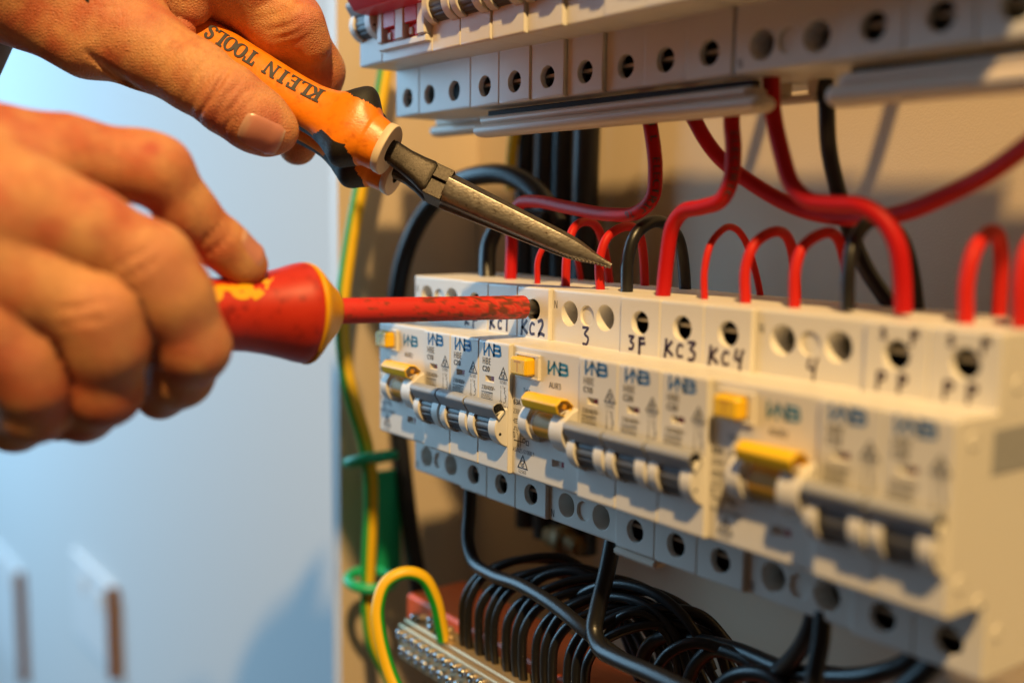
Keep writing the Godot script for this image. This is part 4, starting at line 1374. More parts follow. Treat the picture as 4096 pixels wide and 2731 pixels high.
func make_bars() -> void:
	# white busbar covers under the upper row
	var bars := [
		[Vector3(39.8, 97.5, -22.0), Vector3(178.8, 100.0, -22.0), 2.0, 9.0, "long white busbar cover under the upper row"],
		[Vector3(198.5, 97.6, -22.0), Vector3(260.5, 100.6, -22.0), 2.4, 9.0, "blurred white busbar cover at upper right under the upper row"],
		[Vector3(-26.2, 102.1, -44.0), Vector3(32.4, 102.8, -44.0), 2.0, 8.0, "short white busbar end in shadow at left under the upper row"],
	]
	for q in bars:
		var lo: Vector3 = q[0]
		var hi: Vector3 = q[1]
		var at := Vector3(lo.x, lo.y - 2, lo.z)
		var o := thing("busbar_cover", q[4], "busbar", at, "white busbar covers")
		for i in 2:
			var b := MB.new()
			var yc := lo.y - 1.6 + 3.4 * i
			var xa := lo.x + 3.0 * i
			var xb := hi.x - 4.0 * i
			var k := b.v.size()
			var st := [0.0, 0.35, 1.0, 2.0, 3.2, xb - xa - 3.2, xb - xa - 2.0, xb - xa - 1.0, xb - xa - 0.35, xb - xa]
			for s in st:
				var e: float = minf(s, xb - xa - s)
				var q2: float = sqrt(clampf(1.0 - pow(1.0 - minf(e / 3.2, 1.0), 2.0), 0.0004, 1.0))
				for j in 24:
					var a := TAU * j / 24
					b.vert(Vector3(xa + s, yc + q[2] * (1.25 - 0.3 * i) * q2 * sin(a), lo.z - 1.0 * i + q[3] * 0.5 * q2 * signf(cos(a)) * pow(absf(cos(a)), 0.75)), Vector3.UP)
			for s in st.size() - 1:
				for j in 24: b.quad(k + s * 24 + j, k + s * 24 + (j + 1) % 24, k + (s + 1) * 24 + (j + 1) % 24, k + (s + 1) * 24 + j)
			b.smooth(k)
			part("strip", b, M.clear_white, o, at)
		var pn := MB.new()
		box(pn, Vector3(lo.x + 6, lo.y + 2.0, lo.z - 3), Vector3(hi.x - 6, lo.y + 5.5, lo.z + 0.5), 0.3)
		part("comb", pn, M.dark, o, at)
	# rail clip seen between the covers
	var c := Vector3(171.1, 102.3, -44.0)
	var cb := MB.new()
	box(cb, c + Vector3(-7.5, -4.4, -2), c + Vector3(7.5, -2.2, 3), 0.6)
	box(cb, c + Vector3(-7.5, -2.3, -2), c + Vector3(-4.4, 9, 2.9), 0.5)
	box(cb, c + Vector3(4.4, -2.3, -2), c + Vector3(7.5, 9, 2.9), 0.5)
	box(cb, c + Vector3(-4.5, 2.4, -2), c + Vector3(4.5, 9, 2.8), 0.5)
	solo("rail_clip", cb, M.clear_white, c, "beige plastic rail clip with a square hole under upper row", "clip")
	var nub := MB.new()
	var nq := Vector3(134.1, -41.9, -20.0)
	box(nub, nq + Vector3(-10, -2.2, -3), nq + Vector3(10, 0.6, 3), 1.0)
	solo("rail_clip", nub, M.clear_white, nq, "small clear plastic clip under the lower row beside black cable", "clip")
	# brass neutral bar with its screws
	var at := Vector3(30, -112, -22)
	var o := thing("neutral_bar", "brass neutral bar with zinc screws below the lower row", "terminal bar", at)
	var bb := MB.new()
	box(bb, Vector3(-8, -115, -28), Vector3(140, -107.5, -17.5), 0.6)
	part("bar", bb, M.brass, o, at)
	var fb := MB.new()
	box(fb, Vector3(-8, -124, -17.4), Vector3(140, -109, -14.6), 0.5)
	part("bar_face", fb, M.brass, o, at)
	for i in 24:
		for k in 2:
			var sb := MB.new()
			var p := Vector3(-5 + 6.0 * i + 2.5 * k, -112.5 - 6.5 * k, -14.5)
			lathe(sb, p, Vector3(0, 0, 1), [[0, 2.0], [1.6, 2.0], [2.1, 1.5], [2.1, 0.7], [1.4, 0.6], [1.4, 0.01]], 12)
			part("screw", sb, M.zinc, o, at)
	for i in 6:
		var sb := MB.new()
		lathe(sb, Vector3(-4 + 7.0 * i, -107.5, -20.5 - 4.0 * (i % 2)), Vector3(0, 1, 0), [[0, 2.0], [2.0, 2.0], [2.6, 1.4], [2.6, 0.01]], 12)
		part("screw", sb, M.brass if i > 2 else M.zinc, o, at)
	var ob := MB.new()
	box(ob, Vector3(-40, -128, -70), Vector3(200, -110, -38), 1.0)
	solo("insulator_base", ob, M.orange_base, Vector3(60, -128, -55), "orange plastic insulator base behind the brass bar", "insulator")
	# green wire holder
	var g := Vector3(-72.0, -112.3, -35.9)
	var go := thing("wire_holder", "green plastic holder looped around the earth wire", "wire holder", g)
	var gb := MB.new()
	var t0 := Vector3(-84.0, -62.3, -53.2)
	var t1 := Vector3(-84.0, -115.3, -53.6)
	box(gb, Vector3(t0.x - 1.5, t1.y, t0.z - 7.5), Vector3(t0.x + 1.5, t0.y, t0.z + 7.0), 0.8)
	part("spine", gb, M.green, go, g)
	for q in [[Vector3(-74.0, -52.8, -38.3), -0.32], [Vector3(-74.0, -113.0, -38.0), 0.1]]:
		var rb := MB.new()
		var c0: Vector3 = q[0]
		var pts := []
		for i in 29:
			var a := TAU * i / 28.0 + 0.2
			pts.append(c0 + Vector3(cos(a) * 11.0, -cos(a) * 11.0 * q[1], sin(a) * 11.0))
		var path := spline(pts, 1.5)
		tube(rb, path, 2.5, 12)
		part("loop", rb, M.green, go, g)
	# brass gland in the dark behind the bundle
	var gp := Vector3(3.4, -79.9, -88.0)
	var gm := MB.new()
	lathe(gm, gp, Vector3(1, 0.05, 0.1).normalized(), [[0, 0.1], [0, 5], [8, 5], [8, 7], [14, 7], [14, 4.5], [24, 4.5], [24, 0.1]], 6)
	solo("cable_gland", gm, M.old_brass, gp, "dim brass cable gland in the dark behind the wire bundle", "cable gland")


func make_screwdriver() -> void:
	var tip := Vector3(79.6, 33.0, -22.0)
	var back := Vector3(78.9, 35.0, 60.0)
	var ax := (back - tip).normalized()
	var o := thing("screwdriver", "red insulated screwdriver with yellow collar, tip in terminal of KC2", "screwdriver", tip)
	var b := MB.new()
	lathe(b, tip, ax, [[0, 2.4], [9.0, 2.9], [9.4, 3.3], [14, 3.4]], 24)
	part("blade", b, M.blade, o, tip)
	var s := MB.new()
	s.colored = true
	var k := 90
	var path := PackedVector3Array()
	for i in k: path.append(tip + ax * lerpf(8.5, 88.0, float(i) / (k - 1)))
	tube(s, path, 4.05, 40)
	for i in s.v.size():
		var p := s.v[i]
		var d := (p - tip).dot(ax)
		var wear := smoothstep(62.0, 12.0, d)
		var n1 := fine.get_noise_3dv(p * Vector3(1.2, 1.2, 0.5)) + 0.6 * noise.get_noise_3dv(p * 4.0)
		var dirt := smoothstep(0.12, 0.5, n1 + wear * 0.42 - 0.15)
		var scuff := smoothstep(0.2, 0.6, fine.get_noise_3dv(p * 2.1 + Vector3(9, 2, 30)) + wear * 0.3)
		s.v[i] += s.n[i] * (0.12 * n1 * wear)
		s.c[i] = Color(0.62, 0.026, 0.016).lerp(Color(0.62, 0.10, 0.05), scuff * 0.6 * wear).lerp(Color(0.10, 0.035, 0.012), dirt * 0.85)
	part("shaft", s, M.shaft, o, tip)
	var h0 := tip + ax * 81.0
	var red := MB.new()
	lathe(red, h0, ax, [[9.8, 13.8], [9.9, 15.2], [11.5, 15.25], [14, 14.7], [17.5, 13.6], [23, 12.2], [29, 11.1], [36, 10.6], [44, 10.7], [54, 11.6], [64, 12.8], [76, 13.6], [90, 13.9], [104, 13.4], [114, 12.2], [120, 9.6], [123, 5.5], [123.5, 0.1]], 56, 3, 0.025)
	part("handle", red, M.driver_red, o, tip)
	var ye := MB.new()
	lathe(ye, h0, ax, [[0, 4.2], [0, 6.4], [0.8, 7.6], [2.5, 9.0], [5.0, 11.4], [7.4, 14.0], [8.6, 15.1], [9.6, 15.5], [10.4, 15.45], [10.5, 13.0]], 56, 3, 0.035)
	part("collar", ye, M.driver_yellow, o, tip)
	# yellow script along the top of the handle, wrapped on its round
	var w := MB.new()
	var side := Vector3(0.80, 0.60, 0)
	side = (side - ax * side.dot(ax)).normalized()
	var crossw := ax.cross(side)
	var rad = func(d): return 10.9 + maxf(0.0, (33.0 - d)) * 0.11 + 0.25
	var pl = func(u, v):
		var a: float = v / 11.0
		var d: Vector3 = side * cos(a) + crossw * sin(a)
		return [h0 + ax * u + d * rad.call(u), d]
	for st in [[[50, 1.4], [46, 0.2], [43, 0.6], [40, 1.0]], [[43, 1.5], [41, -1.2], [39.6, 1.4]], [[39, 1.4], [36, 1.0], [33, 1.4]], [[36.5, 1.5], [35.6, -0.6], [33, -0.8], [31.6, 1.6]], [[31.6, 1.0], [30.6, -1.0], [29, -0.2]], [[26.5, 2.6], [24.6, 0.4], [22, -0.4]], [[26.5, 0.4], [23.6, 2.8]]]:
		stroke(w, st.map(func(p): return [p[0] * 1.06 - 2.5, p[1] * 1.25]), 2.3, pl, true)
	part("printed_script", w, M.driver_yellow, o, tip)


func make_pliers() -> void:
	# local axes: a from the tip towards the handles, n towards the front half, t across
	var R: Vector3 = Vector3(0.59459, 0.01076, -0.80396)
	var U: Vector3 = Vector3(-0.09954, 0.99320, -0.06033)
	var F: Vector3 = Vector3(-0.79785, -0.11590, -0.59162)
	var O: Vector3 = Vector3(106.9, 48.4, -29.5)
	var a0 := (R * -0.886 + U * 0.463).normalized()
	var t0 := (R * 0.463 + U * 0.886).normalized()
	var n := (-F + a0 * 0.15 + t0 * 0.17).normalized()
	var a := (a0 - n * a0.dot(n)).normalized()
	var t := (t0 - n * t0.dot(n) - a * t0.dot(a)).normalized()
	var at := O + a * 65.0
	var W = func(s, q, m): return O + a * s + t * q + n * m
	var o := thing("pliers", "long nose pliers with orange and black grips held in a hand", "pliers", at)
	for half in 2:
		var g := 1.0 if half == 0 else -1.0
		# jaw: faceted half round that tapers to the tip
		var secs := []
		for i in 40:
			var s := 62.0 * i / 39.0
			var ht := 0.9 + 2.7 * smoothstep(0.0, 16.0, s) + 2.1 * clampf((s - 12.0) / 50.0, 0, 1)
			var hn := 1.1 + 2.4 * smoothstep(0.0, 20.0, s) + 2.6 * clampf((s - 15.0) / 47.0, 0, 1)
			secs.append([s, ht, hn])
		var shape := [[0.05, -1.0], [0.5, -0.97], [0.72, -0.85], [0.93, -0.45], [1.0, 0.42], [0.97, 0.52], [0.62, 0.88], [0.54, 0.93], [0.05, 1.0]]
		var jb := MB.new()
		var drop := -0.6 if half == 0 else -1.3
		var pt = func(i, j): return W.call(secs[i][0], drop * secs[i][0] / 60.0 + secs[i][1] * shape[j][1], g * secs[i][2] * shape[j][0])
		var k0 := jb.v.size()
		for i in 40:
			for j in 9: jb.vert(pt.call(i, j), Vector3.UP)
		for i in 39:
			for j in 8: jb.quad(k0 + i * 9 + j, k0 + i * 9 + j + 1, k0 + i * 9 + j + 10, k0 + i * 9 + j + 9)
		for i in 39: jb.quad(k0 + i * 9 + 8, k0 + i * 9, k0 + i * 9 + 9, k0 + i * 9 + 17)
		jb.smooth(k0)
		for e in [0, 39]:
			var ring := []
			var c := Vector3.ZERO
			for j in 9:
				ring.append(pt.call(e, j))
				c += ring[j] / 9.0
			for j in 9: jb.flat([c, ring[j], ring[(j + 1) % 9]], -a if e == 0 else a)
		var jw := part("jaw", jb, M.jaw, o, at)
		if half == 0:
			var teeth := MB.new()
			for i in 16:
				var s := 1.6 + 1.25 * i
				var ht: float = 0.9 + 2.7 * smoothstep(0.0, 16.0, s)
				var c: Vector3 = W.call(s, drop * s / 60.0 - ht * 0.96, 0.25)
				for q in [-1.0, 1.0]: teeth.flat([c + a * 0.6 * q + n * 0.9, c + a * 0.6 * q - n * 0.6, c - t * 0.55 - n * 0.6, c - t * 0.55 + n * 0.9], a * q)
				teeth.flat([c + a * 0.6 + n * 0.9, c - a * 0.6 + n * 0.9, c - t * 0.55 + n * 0.9], n)
			part("serration", teeth, M.joint, jw, at)
		# shank between joint and grip
		var sh := MB.new()
		var sk := [[67.6, -0.2, 5.4, 0.6, 5.9], [69.0, -0.2, 5.9, 0.2, 6.6], [73.0, 0.4, 5.0, 0.2, 6.8], [78.0, 1.0, 4.3, 0.6, 7.4], [83.0, 1.4, 4.0, 2.6, 9.6], [90.0, 1.6, 4.0, 4.6, 11.6]]
		var kk := sh.v.size()
		var NS := 16
		for q in sk:
			for j in NS:
				var an := TAU * j / NS
				var cc := signf(cos(an)) * pow(absf(cos(an)), 0.6)
				var ss := signf(sin(an)) * pow(absf(sin(an)), 0.6)
				sh.vert(W.call(q[0], q[1] + q[2] * ss - (0.5 if half else 0.0), g * (lerpf(q[3], q[4], 0.5) + 0.5 * (q[4] - q[3]) * cc)), Vector3.UP)
		for i in sk.size() - 1:
			for j in NS: sh.quad(kk + i * NS + j, kk + i * NS + (j + 1) % NS, kk + (i + 1) * NS + (j + 1) % NS, kk + (i + 1) * NS + j)
		sh.smooth(kk)
		var ring0 := []
		for j in NS: ring0.append(sh.v[kk + j])
		var cen: Vector3 = W.call(67.6, -0.2, g * 3.2)
		for j in NS: sh.flat([cen, ring0[j], ring0[(j + 1) % NS]], -a)
		part("shank", sh, M.joint, o, at)
		# the grip: a lofted sleeve, orange with black patches
		var prof := [[86.0, 0.6, 8.2, 7.6], [88.0, 0.9, 8.6, 7.8], [91.0, 1.2, 9.0, 8.1], [92.2, 1.5, 10.0, 8.6], [94.6, 2.2, 12.2, 9.1], [97.2, 2.8, 14.4, 9.5], [99.8, 3.0, 14.8, 9.5], [102.8, 2.9, 13.0, 9.0], [106.5, 2.4, 10.4, 8.0], [111.0, 2.6, 8.9, 7.5], [116.0, 2.8, 8.4, 7.4], [126.0, 3.4, 8.6, 7.6], [138.0, 4.6, 9.0, 7.8], [152.0, 6.2, 9.2, 8.0], [168.0, 8.2, 9.0, 8.0], [182.0, 10.0, 8.2, 7.4], [190.0, 11.2, 6.0, 5.4], [193.0, 11.6, 2.0, 2.0]]
		var pcurve := []
		for q in prof: pcurve.append(Vector3(q[1], q[2], q[3]))
		var at_s = func(s):
			var i := 0
			while i < prof.size() - 2 and prof[i + 1][0] < s: i += 1
			var u: float = clampf((s - prof[i][0]) / (prof[i + 1][0] - prof[i][0]), 0, 1)
			return (pcurve[i] as Vector3).cubic_interpolate(pcurve[i + 1], pcurve[maxi(i - 1, 0)], pcurve[mini(i + 2, prof.size() - 1)], u)
		var nc := 9.4 if half == 0 else -9.8
		var surf = func(s, an, extra):
			var q: Vector3 = at_s.call(s)
			var cc: float = signf(cos(an)) * pow(absf(cos(an)), 0.82)
			var ss: float = signf(sin(an)) * pow(absf(sin(an)), 0.82)
			var swell: float = -0.05 * (s - 90.0) if s > 90 else 0.0
			return W.call(s, q.x + (q.y + extra) * ss - (0.6 if half else 0.0), nc + g * 0.0 - g * swell * -1.0 + (q.z + extra) * cc * 1.0)
		var NSS := 250
		var NT := 120
		var is_black = func(s, an):
			an = wrapf(an, -PI, PI) * (1.0 if half == 0 else 1.0)
			var top: bool = absf(an - 1.6) < 1.2 - 0.012 * (s - 99.3) * (s - 99.3) + (0.2 if half else 0.0)
			var bl: bool = an > -2.6 and an < -0.62 + 0.10 * absf(s - 97.5) * 0.0 and absf(s - 100.8) < 8.5 - 6.0 * maxf(0.0, an + 1.2)
			var strip: bool = s > 98.0 and an > -2.3 and an < -1.32
			var topstrip: bool = s > 100.0 and an > 1.75 and an < 2.6
			return (top and s > 92.8) or bl or strip or topstrip
		for blk in 2:
			var gb := MB.new()
			var map := {}
			for i in NSS:
				for j in NT:
					var s := 86.0 + 107.0 * i / NSS
					var s2 := 86.0 + 107.0 * (i + 1) / NSS
					var an := TAU * j / NT
					if is_black.call((s + s2) / 2, an + PI / NT) != (blk == 1): continue
					var ids := []
					for q in [[i, j], [i, j + 1], [i + 1, j + 1], [i + 1, j]]:
						var key: int = q[0] * 1000 + q[1] % NT
						if not map.has(key): map[key] = gb.vert(surf.call(86.0 + 107.0 * q[0] / NSS, TAU * q[1] / NT, 0.0), Vector3.UP)
						ids.append(map[key])
					gb.quad(ids[0], ids[1], ids[2], ids[3])
			# normals by differences of the whole sleeve so that both patches shade as one
			for key in map:
				var s: float = 86.0 + 107.0 * (key / 1000) / NSS
				var an: float = TAU * (key % 1000) / NT
				var du: Vector3 = surf.call(s + 0.3, an, 0.0) - surf.call(s - 0.3, an, 0.0)
				var dv: Vector3 = surf.call(s, an + 0.03, 0.0) - surf.call(s, an - 0.03, 0.0)
				var nn := du.cross(dv).normalized()
				var mid: Vector3 = W.call(s, at_s.call(s).x, nc)
				if nn.dot(gb.v[map[key]] - mid) < 0: nn = -nn
				gb.n[map[key]] = nn
			part("grip" if blk == 0 else "grip_pad", gb, M.orange if blk == 0 else M.grip_black, o, at)
		# pale collar at the mouth of the grip
		var cb := MB.new()
		var kc := cb.v.size()
		var cs := [[86.2, -1.2], [86.2, 0.25], [83.9, 0.35], [83.5, -0.1], [83.5, -4.5]]
		for q in cs:
			for j in 48:
				var an := TAU * j / 48
				var pp: Vector3 = at_s.call(87.0)
				cb.vert(W.call(q[0], pp.x + (pp.y + q[1]) * signf(sin(an)) * pow(absf(sin(an)), 0.82) - (0.6 if half else 0.0), nc + (pp.z + q[1]) * signf(cos(an)) * pow(absf(cos(an)), 0.82)), Vector3.UP)
		for i in cs.size() - 1:
			for j in 48: cb.quad(kc + i * 48 + j, kc + i * 48 + (j + 1) % 48, kc + (i + 1) * 48 + (j + 1) % 48, kc + (i + 1) * 48 + j)
		cb.smooth(kc)
		part("grip_collar", cb, M.collar, o, at)
		if half == 0:
			var lt := MB.new()
			var lift := [0.0]
			var place = func(u, v):
				# u runs from the K towards the end of the handle, v down its face
				var s: float = 111.5 + u
				var an: float = (5.2 - v) / 8.6
				var p: Vector3 = surf.call(s, an, 0.32 + lift[0])
				var du: Vector3 = surf.call(s + 0.3, an, 0.08) - surf.call(s - 0.3, an, 0.08)
				var dv: Vector3 = surf.call(s, an + 0.03, 0.08) - surf.call(s, an - 0.03, 0.08)
				var nn := du.cross(dv).normalized()
				if nn.dot(n) < 0: nn = -nn
				return [p, nn]
			var kq := 0
			for ch in "KLEIN TOOLS":
				for q in [[0.0, 0.0], [0.24, 0.012]]:
					lift[0] = q[1]
					if ch != " ": text(lt, ch, q[0] + 4.55 * kq + (0.8 if ch == "I" else 0.0), -0.2, 4.9, place, true, 1.0, "Droid Serif")
				kq += 1
			part("printed_text", lt, M.ink, o, at)
	# box joint with its slot
	var bj := MB.new()
	var jbx = func(b, lo, hi):
		var m := MB.new()
		box(m, lo, hi, 0.25)
		var k: int = b.v.size()
		for i in m.v.size(): b.vert(W.call(m.v[i].x, m.v[i].y, m.v[i].z), (a * m.n[i].x + t * m.n[i].y + n * m.n[i].z).normalized())
		for i in m.idx: b.idx.append(k + i)
	jbx.call(bj, Vector3(61.4, 0.35, -5.6), Vector3(68.4, 5.2, 5.3))
	jbx.call(bj, Vector3(61.4, -6.2, -5.8), Vector3(68.4, -0.35, 5.1))
	jbx.call(bj, Vector3(61.4, -0.5, -5.0), Vector3(68.4, 0.5, 3.9))
	part("box_joint", bj, M.joint, o, at)


func make_hands() -> void:
	# the hand on the pliers
	var f := Flesh.new()
	f.palm_k = 9.0
	var TH := [Vector3(-15.0, 139.6, 117.0), Vector3(3.5, 126.1, 103.2), Vector3(13.1, 119.1, 95.0), Vector3(28.1, 108.4, 82.0), Vector3(36.3, 100.7, 74.0), Vector3(41.0, 94.9, 67.1), Vector3(43.8, 91.7, 62.3)]
	f.chain(0, [Vector3(-21.2, 148.6, 140.6), Vector3(-14.9, 145.0, 119.2), Vector3(-9.7, 143.6, 98.9)], [24.0, 25.0, 20.0], 10.0)
	f.bone(0, Vector3(-9.9, 144.2, 112.6), Vector3(0.9, 129.9, 97.5), 20.0, 14.0, 8.0)
	f.bone(0, Vector3(-13.9, 144.5, 90.9), Vector3(10.1, 150.0, 64.2), 13.0, 14.0, 6.0)
	f.bone(0, Vector3(-14.4, 161.2, 81.6), Vector3(3.5, 156.9, 65.0), 22.0, 15.0, 8.0)
	f.bone(0, Vector3(-14.8, 137.4, 134.1), Vector3(5.1, 117.5, 111.1), 13.0, 9.0, 6.0)
	f.chain(1, [TH[0], TH[1], TH[2], TH[3]], [17.0, 14.6, 13.2, 11.5], 5.0)
	f.bone(1, TH[3], TH[4], 11.4, 10.8, 3.0)
	f.chain(1, [TH[4], TH[5], TH[6]], [10.7, 9.9, 8.0], 4.0)
	f.bone(1, Vector3(39.3, 92.7, 69.9), Vector3(42.4, 88.3, 64.8), 6.4, 4.6, 3.0)
	f.chain(2, [Vector3(-1.9, 152.3, 63.1), Vector3(6.9, 142.8, 53.0), Vector3(13.6, 131.0, 42.9), Vector3(10.3, 116.4, 30.0), Vector3(3.0, 100.2, 29.4), Vector3(1.2, 89.8, 33.9)], [14.5, 13.6, 12.2, 9.4, 8.2, 7.2], 4.0)
	f.bone(2, Vector3(-12.2, 143.8, 68.5), Vector3(7.5, 135.5, 48.7), 11.0, 11.5, 4.0)
	f.bone(2, Vector3(24.0, 130.1, 42.6), Vector3(23.0, 123.9, 38.4), 8.0, 7.0, 4.0)
	f.chain(3, [Vector3(-12.7, 142.8, 89.6), Vector3(-1.8, 136.8, 81.2), Vector3(5.4, 132.8, 73.9)], [6.0, 6.4, 4.2], 3.0)
	f.chain(4, [Vector3(-12.9, 134.6, 88.1), Vector3(-3.2, 130.5, 82.7), Vector3(4.0, 126.7, 77.0)], [5.0, 6.0, 4.0], 3.0)
	f.chain(5, [Vector3(-14.3, 162.5, 72.7), Vector3(-12.9, 158.0, 54.9), Vector3(-22.1, 147.9, 40.5), Vector3(-23.6, 133.7, 45.2)], [12.0, 10.0, 8.5, 7.0], 3.0)
	# folds over the thumb joint and at its root
	var tdir: Vector3 = (TH[4] - TH[3]).normalized()
	var eye: Vector3 = Vector3(-0.79785, -0.11590, -0.59162) * -1.0
	var across := eye.cross(tdir).normalized()
	for q in [[-2.0, 1.25, 0.55, 0.020], [2.4, 0.5, 0.5, 0.010], [5.2, 0.42, 0.42, -0.008], [-6.0, 0.4, 0.55, 0.012], [-10.0, 0.32, 0.6, 0.016], [8.2, 0.25, 0.4, -0.012], [-15.0, 0.25, 0.9, 0.010], [-20.0, 0.2, 0.9, 0.012]]:
		var c: Vector3 = TH[4] + tdir * q[0] + eye * 10.0
		f.crease(c - across * 9.5, c + across * 8.0, tdir, q[2] * 0.6 + 0.75, q[1] * 0.85, q[3])
	for q in [[3.6, -3.0, 3.4, 0.6], [5.5, -5.5, 3.0, 0.5], [1.2, 2.0, 4.0, 0.35]]:
		var c: Vector3 = TH[4] + tdir * q[0] + eye * 9.5 + across * q[1]
		f.crease(c - across * q[2], c + across * q[2] + tdir * 1.5, tdir, 0.95, q[3] * 0.7)
	var fd: Vector3 = ((Vector3(10.3, 116.4, 30.0)) - (Vector3(13.6, 131.0, 42.9))).normalized()
	for q in [[2.0, 0.5], [5.0, 0.4], [-2.0, 0.35], [8.0, 0.3], [-6.0, 0.25]]:
		var c: Vector3 = (Vector3(13.6, 131.0, 42.9)) + fd * q[0] + eye * 11.0
		f.crease(c - eye.cross(fd) * 8.0, c + eye.cross(fd) * 8.0, fd, 1.0, q[1], 0.012)
	f.crease(Vector3(20.0, 114.6, 115.2), Vector3(27.9, 103.8, 103.3), across_palm(), 1.3, 1.6)
	f.solve(0.85, Vector3(-90, 40, 0), Vector3(130, 230, 220))
	var red := Color(0.50, 0.128, 0.052)
	var skin := Color(0.61, 0.285, 0.115)
	var spots := [[Vector3(43.2, 100.1, 78.4), 13.0, Color(0.50, 0.14, 0.085), 0.55], [Vector3(49.7, 91.0, 68.0), 11.0, Color(0.52, 0.16, 0.10), 0.5], [Vector3(22.3, 128.5, 97.7), 16.0, Color(0.50, 0.15, 0.09), 0.4], [Vector3(34.8, 126.1, 47.4), 14.0, Color(0.48, 0.15, 0.09), 0.5], [Vector3(45.5, 88.0, 75.9), 1.6, Color(0.25, 0.04, 0.03), 0.8]]
	var base := TH[2] as Vector3
	var hand := thing("hand", "hand gripping the orange pliers, thumb along the handle with nail showing", "hand", base, "hands at work")
	part("skin", skin_mesh(f, spots, skin, red), M.skin, hand, base)
	var tipdir: Vector3 = (TH[6] - TH[4]).normalized()
	var nout: Vector3 = (eye * 0.93 + (-Vector3(-0.09954, 0.99320, -0.06033)) * 0.30 - Vector3(0.59459, 0.01076, -0.80396) * 0.02).normalized()
	var nb := nail(f, Vector3(42.3, 91.4, 64.4), tipdir * 0.96 + Vector3(-0.09954, 0.99320, -0.06033) * 0.05, nout, 14.0, 12.4, 0.35)
	part("thumb_nail", nb, M.nail, hand, base)
	var sl := MB.new()
	var s0: Vector3 = Vector3(-55.3, 153.8, 141.6)
	var sdir: Vector3 = (-Vector3(-0.09954, 0.99320, -0.06033) * 0.86 - Vector3(0.59459, 0.01076, -0.80396) * 0.51 + Vector3(-0.79785, -0.11590, -0.59162) * 0.1).normalized()
	lathe(sl, s0 - sdir * 30, sdir, [[0, 20], [0, 30], [40, 33], [120, 37], [220, 40], [220, 1]], 40)
	part("sleeve", sl, M.sleeve, hand, base)
	# a thin scratch mark of grease on the thumb root
	var gm := MB.new()
	tube(gm, spline([Vector3(16.0, 131.1, 112.4), Vector3(16.2, 129.3, 111.6), Vector3(16.5, 127.8, 110.6)], 1.0), 0.9, 8)
	part("grease_mark", gm, M.dark, hand, base)

	# the hand on the screwdriver
	var h := Flesh.new()
	h.palm_k = 9.0
	var iM: Vector3 = Vector3(73.8, 77.4, 154.8)
	var mM: Vector3 = Vector3(94.4, 65.4, 153.1)
	var rM: Vector3 = Vector3(91.6, 53.3, 159.2)
	var pM: Vector3 = Vector3(89.7, 40.1, 164.3)
	h.bone(0, iM, Vector3(70.3, 71.6, 184.3), 13.0, 24.0, 12.0)
	h.bone(0, mM, Vector3(74.9, 65.6, 186.1), 12.0, 24.0, 12.0)
	h.bone(0, rM, Vector3(75.6, 59.1, 186.4), 12.0, 24.0, 12.0)
	h.bone(0, pM, Vector3(73.8, 53.7, 186.6), 11.0, 22.0, 12.0)
	h.bone(0, iM + Vector3(-12, -10, 0), pM + Vector3(-16, -2, 0), 10.0, 10.0, 10.0)
	h.bone(0, iM, mM, 10.5, 11.0, 6.0)
	h.chain(1, [iM, Vector3(78.0, 78.9, 137.0), Vector3(82.2, 76.7, 118.3)], [12.0, 10.2, 9.6], 5.0)
	h.chain(1, [Vector3(82.2, 77.1, 118.2), Vector3(84.2, 76.0, 114.1), Vector3(82.9, 65.2, 106.1)], [9.2, 8.8, 7.8], 3.0)
	h.chain(1, [Vector3(82.9, 65.2, 106.1), Vector3(82.0, 55.7, 95.6), Vector3(81.7, 50.9, 90.2), Vector3(82.2, 49.4, 88.2)], [7.6, 6.9, 6.3, 5.4], 3.0)
	h.chain(2, [mM, Vector3(100.8, 60.1, 138.7), Vector3(105.5, 51.5, 123.9)], [12.0, 10.6, 10.4], 5.0)
	h.chain(2, [Vector3(105.5, 51.5, 123.9), Vector3(106.3, 43.8, 119.3), Vector3(104.3, 30.1, 112.8)], [10.4, 10.0, 9.2], 4.0)
	h.chain(2, [Vector3(104.3, 30.1, 112.8), Vector3(94.2, 21.3, 113.0), Vector3(82.6, 14.3, 114.7)], [9.0, 8.4, 6.8], 3.0)
	h.chain(3, [rM, Vector3(99.5, 46.8, 148.1), Vector3(105.0, 40.0, 136.9)], [11.5, 10.4, 10.6], 5.0)
	h.chain(3, [Vector3(105.0, 40.0, 136.9), Vector3(104.0, 32.4, 134.8), Vector3(97.8, 19.5, 133.7)], [10.4, 9.8, 9.0], 4.0)
	h.chain(3, [Vector3(97.8, 19.5, 133.7), Vector3(86.7, 12.9, 136.5), Vector3(74.6, 10.0, 139.9)], [8.8, 8.0, 7.0], 3.0)
	h.chain(4, [pM, Vector3(95.9, 35.5, 158.5), Vector3(97.3, 29.1, 152.9)], [10.5, 9.6, 9.2], 5.0)
	h.chain(4, [Vector3(97.3, 29.1, 152.9), Vector3(96.2, 22.6, 150.6), Vector3(91.9, 15.0, 149.3)], [9.0, 8.6, 8.0], 4.0)
	h.chain(4, [Vector3(91.9, 15.0, 149.3), Vector3(80.8, 10.3, 151.8), Vector3(68.6, 8.8, 156.7)], [7.8, 7.2, 6.2], 3.0)
	h.chain(5, [Vector3(45, 40, 175), Vector3(52, 38, 150), Vector3(56, 38, 122), Vector3(60, 37, 104)], [13.0, 11.0, 9.5, 7.5], 4.0)
	h.bone(0, Vector3(45, 42, 178), Vector3(60, 60, 190), 16.0, 20.0, 10.0)
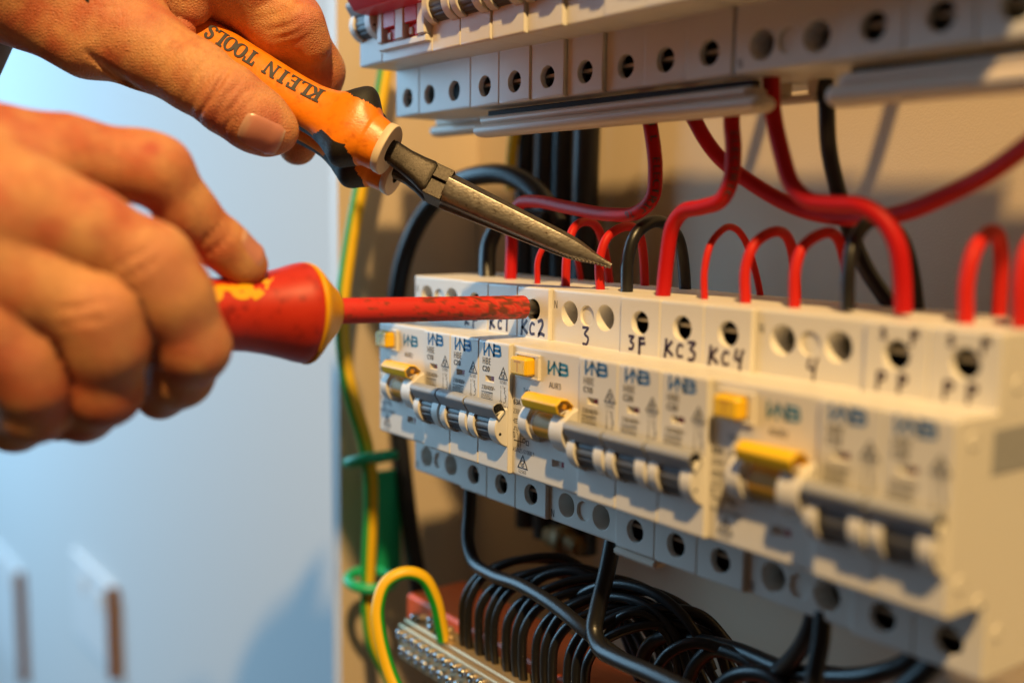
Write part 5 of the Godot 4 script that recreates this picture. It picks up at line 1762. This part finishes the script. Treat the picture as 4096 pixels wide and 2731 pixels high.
	# folds at the finger joints
	for q in [[Vector3(105.5, 51.5, 123.9), Vector3(106.3, 43.8, 119.3), 0.5], [Vector3(105.0, 40.0, 136.9), Vector3(104.0, 32.4, 134.8), 0.5], [Vector3(81.9, 55.2, 95.9), Vector3(81.4, 50.5, 90.6), 0.5]]:
		var c: Vector3 = q[0]
		var dd: Vector3 = ((q[1] as Vector3) - c).normalized()
		var ac: Vector3 = eye.cross(dd).normalized()
		for k in [-2.0, 1.5]:
			var m: Vector3 = c + dd * k + eye * 9.5
			h.crease(m - ac * 6.0, m + ac * 6.0, dd, 0.8, q[2])
	h.solve(1.45, Vector3(-60, -40, 60), Vector3(190, 130, 235))
	var spots2 := [[Vector3(91.6, 81.1, 118.2), 3.2, Color(0.46, 0.05, 0.03), 0.75], [Vector3(117.1, 50.8, 125.3), 12.0, Color(0.50, 0.15, 0.085), 0.5], [Vector3(116.5, 39.2, 138.5), 13.0, Color(0.50, 0.15, 0.085), 0.45], [Vector3(114.7, 34.8, 114.8), 10.0, Color(0.52, 0.19, 0.11), 0.4], [Vector3(107.2, 30.4, 154.5), 12.0, Color(0.50, 0.15, 0.085), 0.4], [Vector3(88.8, 81.5, 147.3), 9.0, Color(0.50, 0.13, 0.07), 0.4], [Vector3(112.4, 59.7, 138.4), 3.0, Color(0.42, 0.10, 0.05), 0.5]]
	var base2 := mM
	var hand2 := thing("hand", "blurred hand gripping the red screwdriver, forefinger pressing on its handle", "hand", base2, "hands at work")
	part("skin", skin_mesh(h, spots2, skin, red), M.skin, hand2, base2)
	var nb2 := nail(h, Vector3(85.3, 53.5, 89.9), (Vector3(81.9, 49.1, 88.6) as Vector3) - (Vector3(81.9, 55.2, 95.9) as Vector3), (Vector3(-0.09954, 0.99320, -0.06033) * 0.75 + Vector3(0.59459, 0.01076, -0.80396) * 0.62 - Vector3(-0.79785, -0.11590, -0.59162) * 0.15).normalized(), 10.0, 8.0, 0.3)
	part("forefinger_nail", nb2, M.nail, hand2, base2)


func across_palm() -> Vector3:
	return Vector3(0.59459, 0.01076, -0.80396) * 0.6 + Vector3(-0.09954, 0.99320, -0.06033) * 0.8
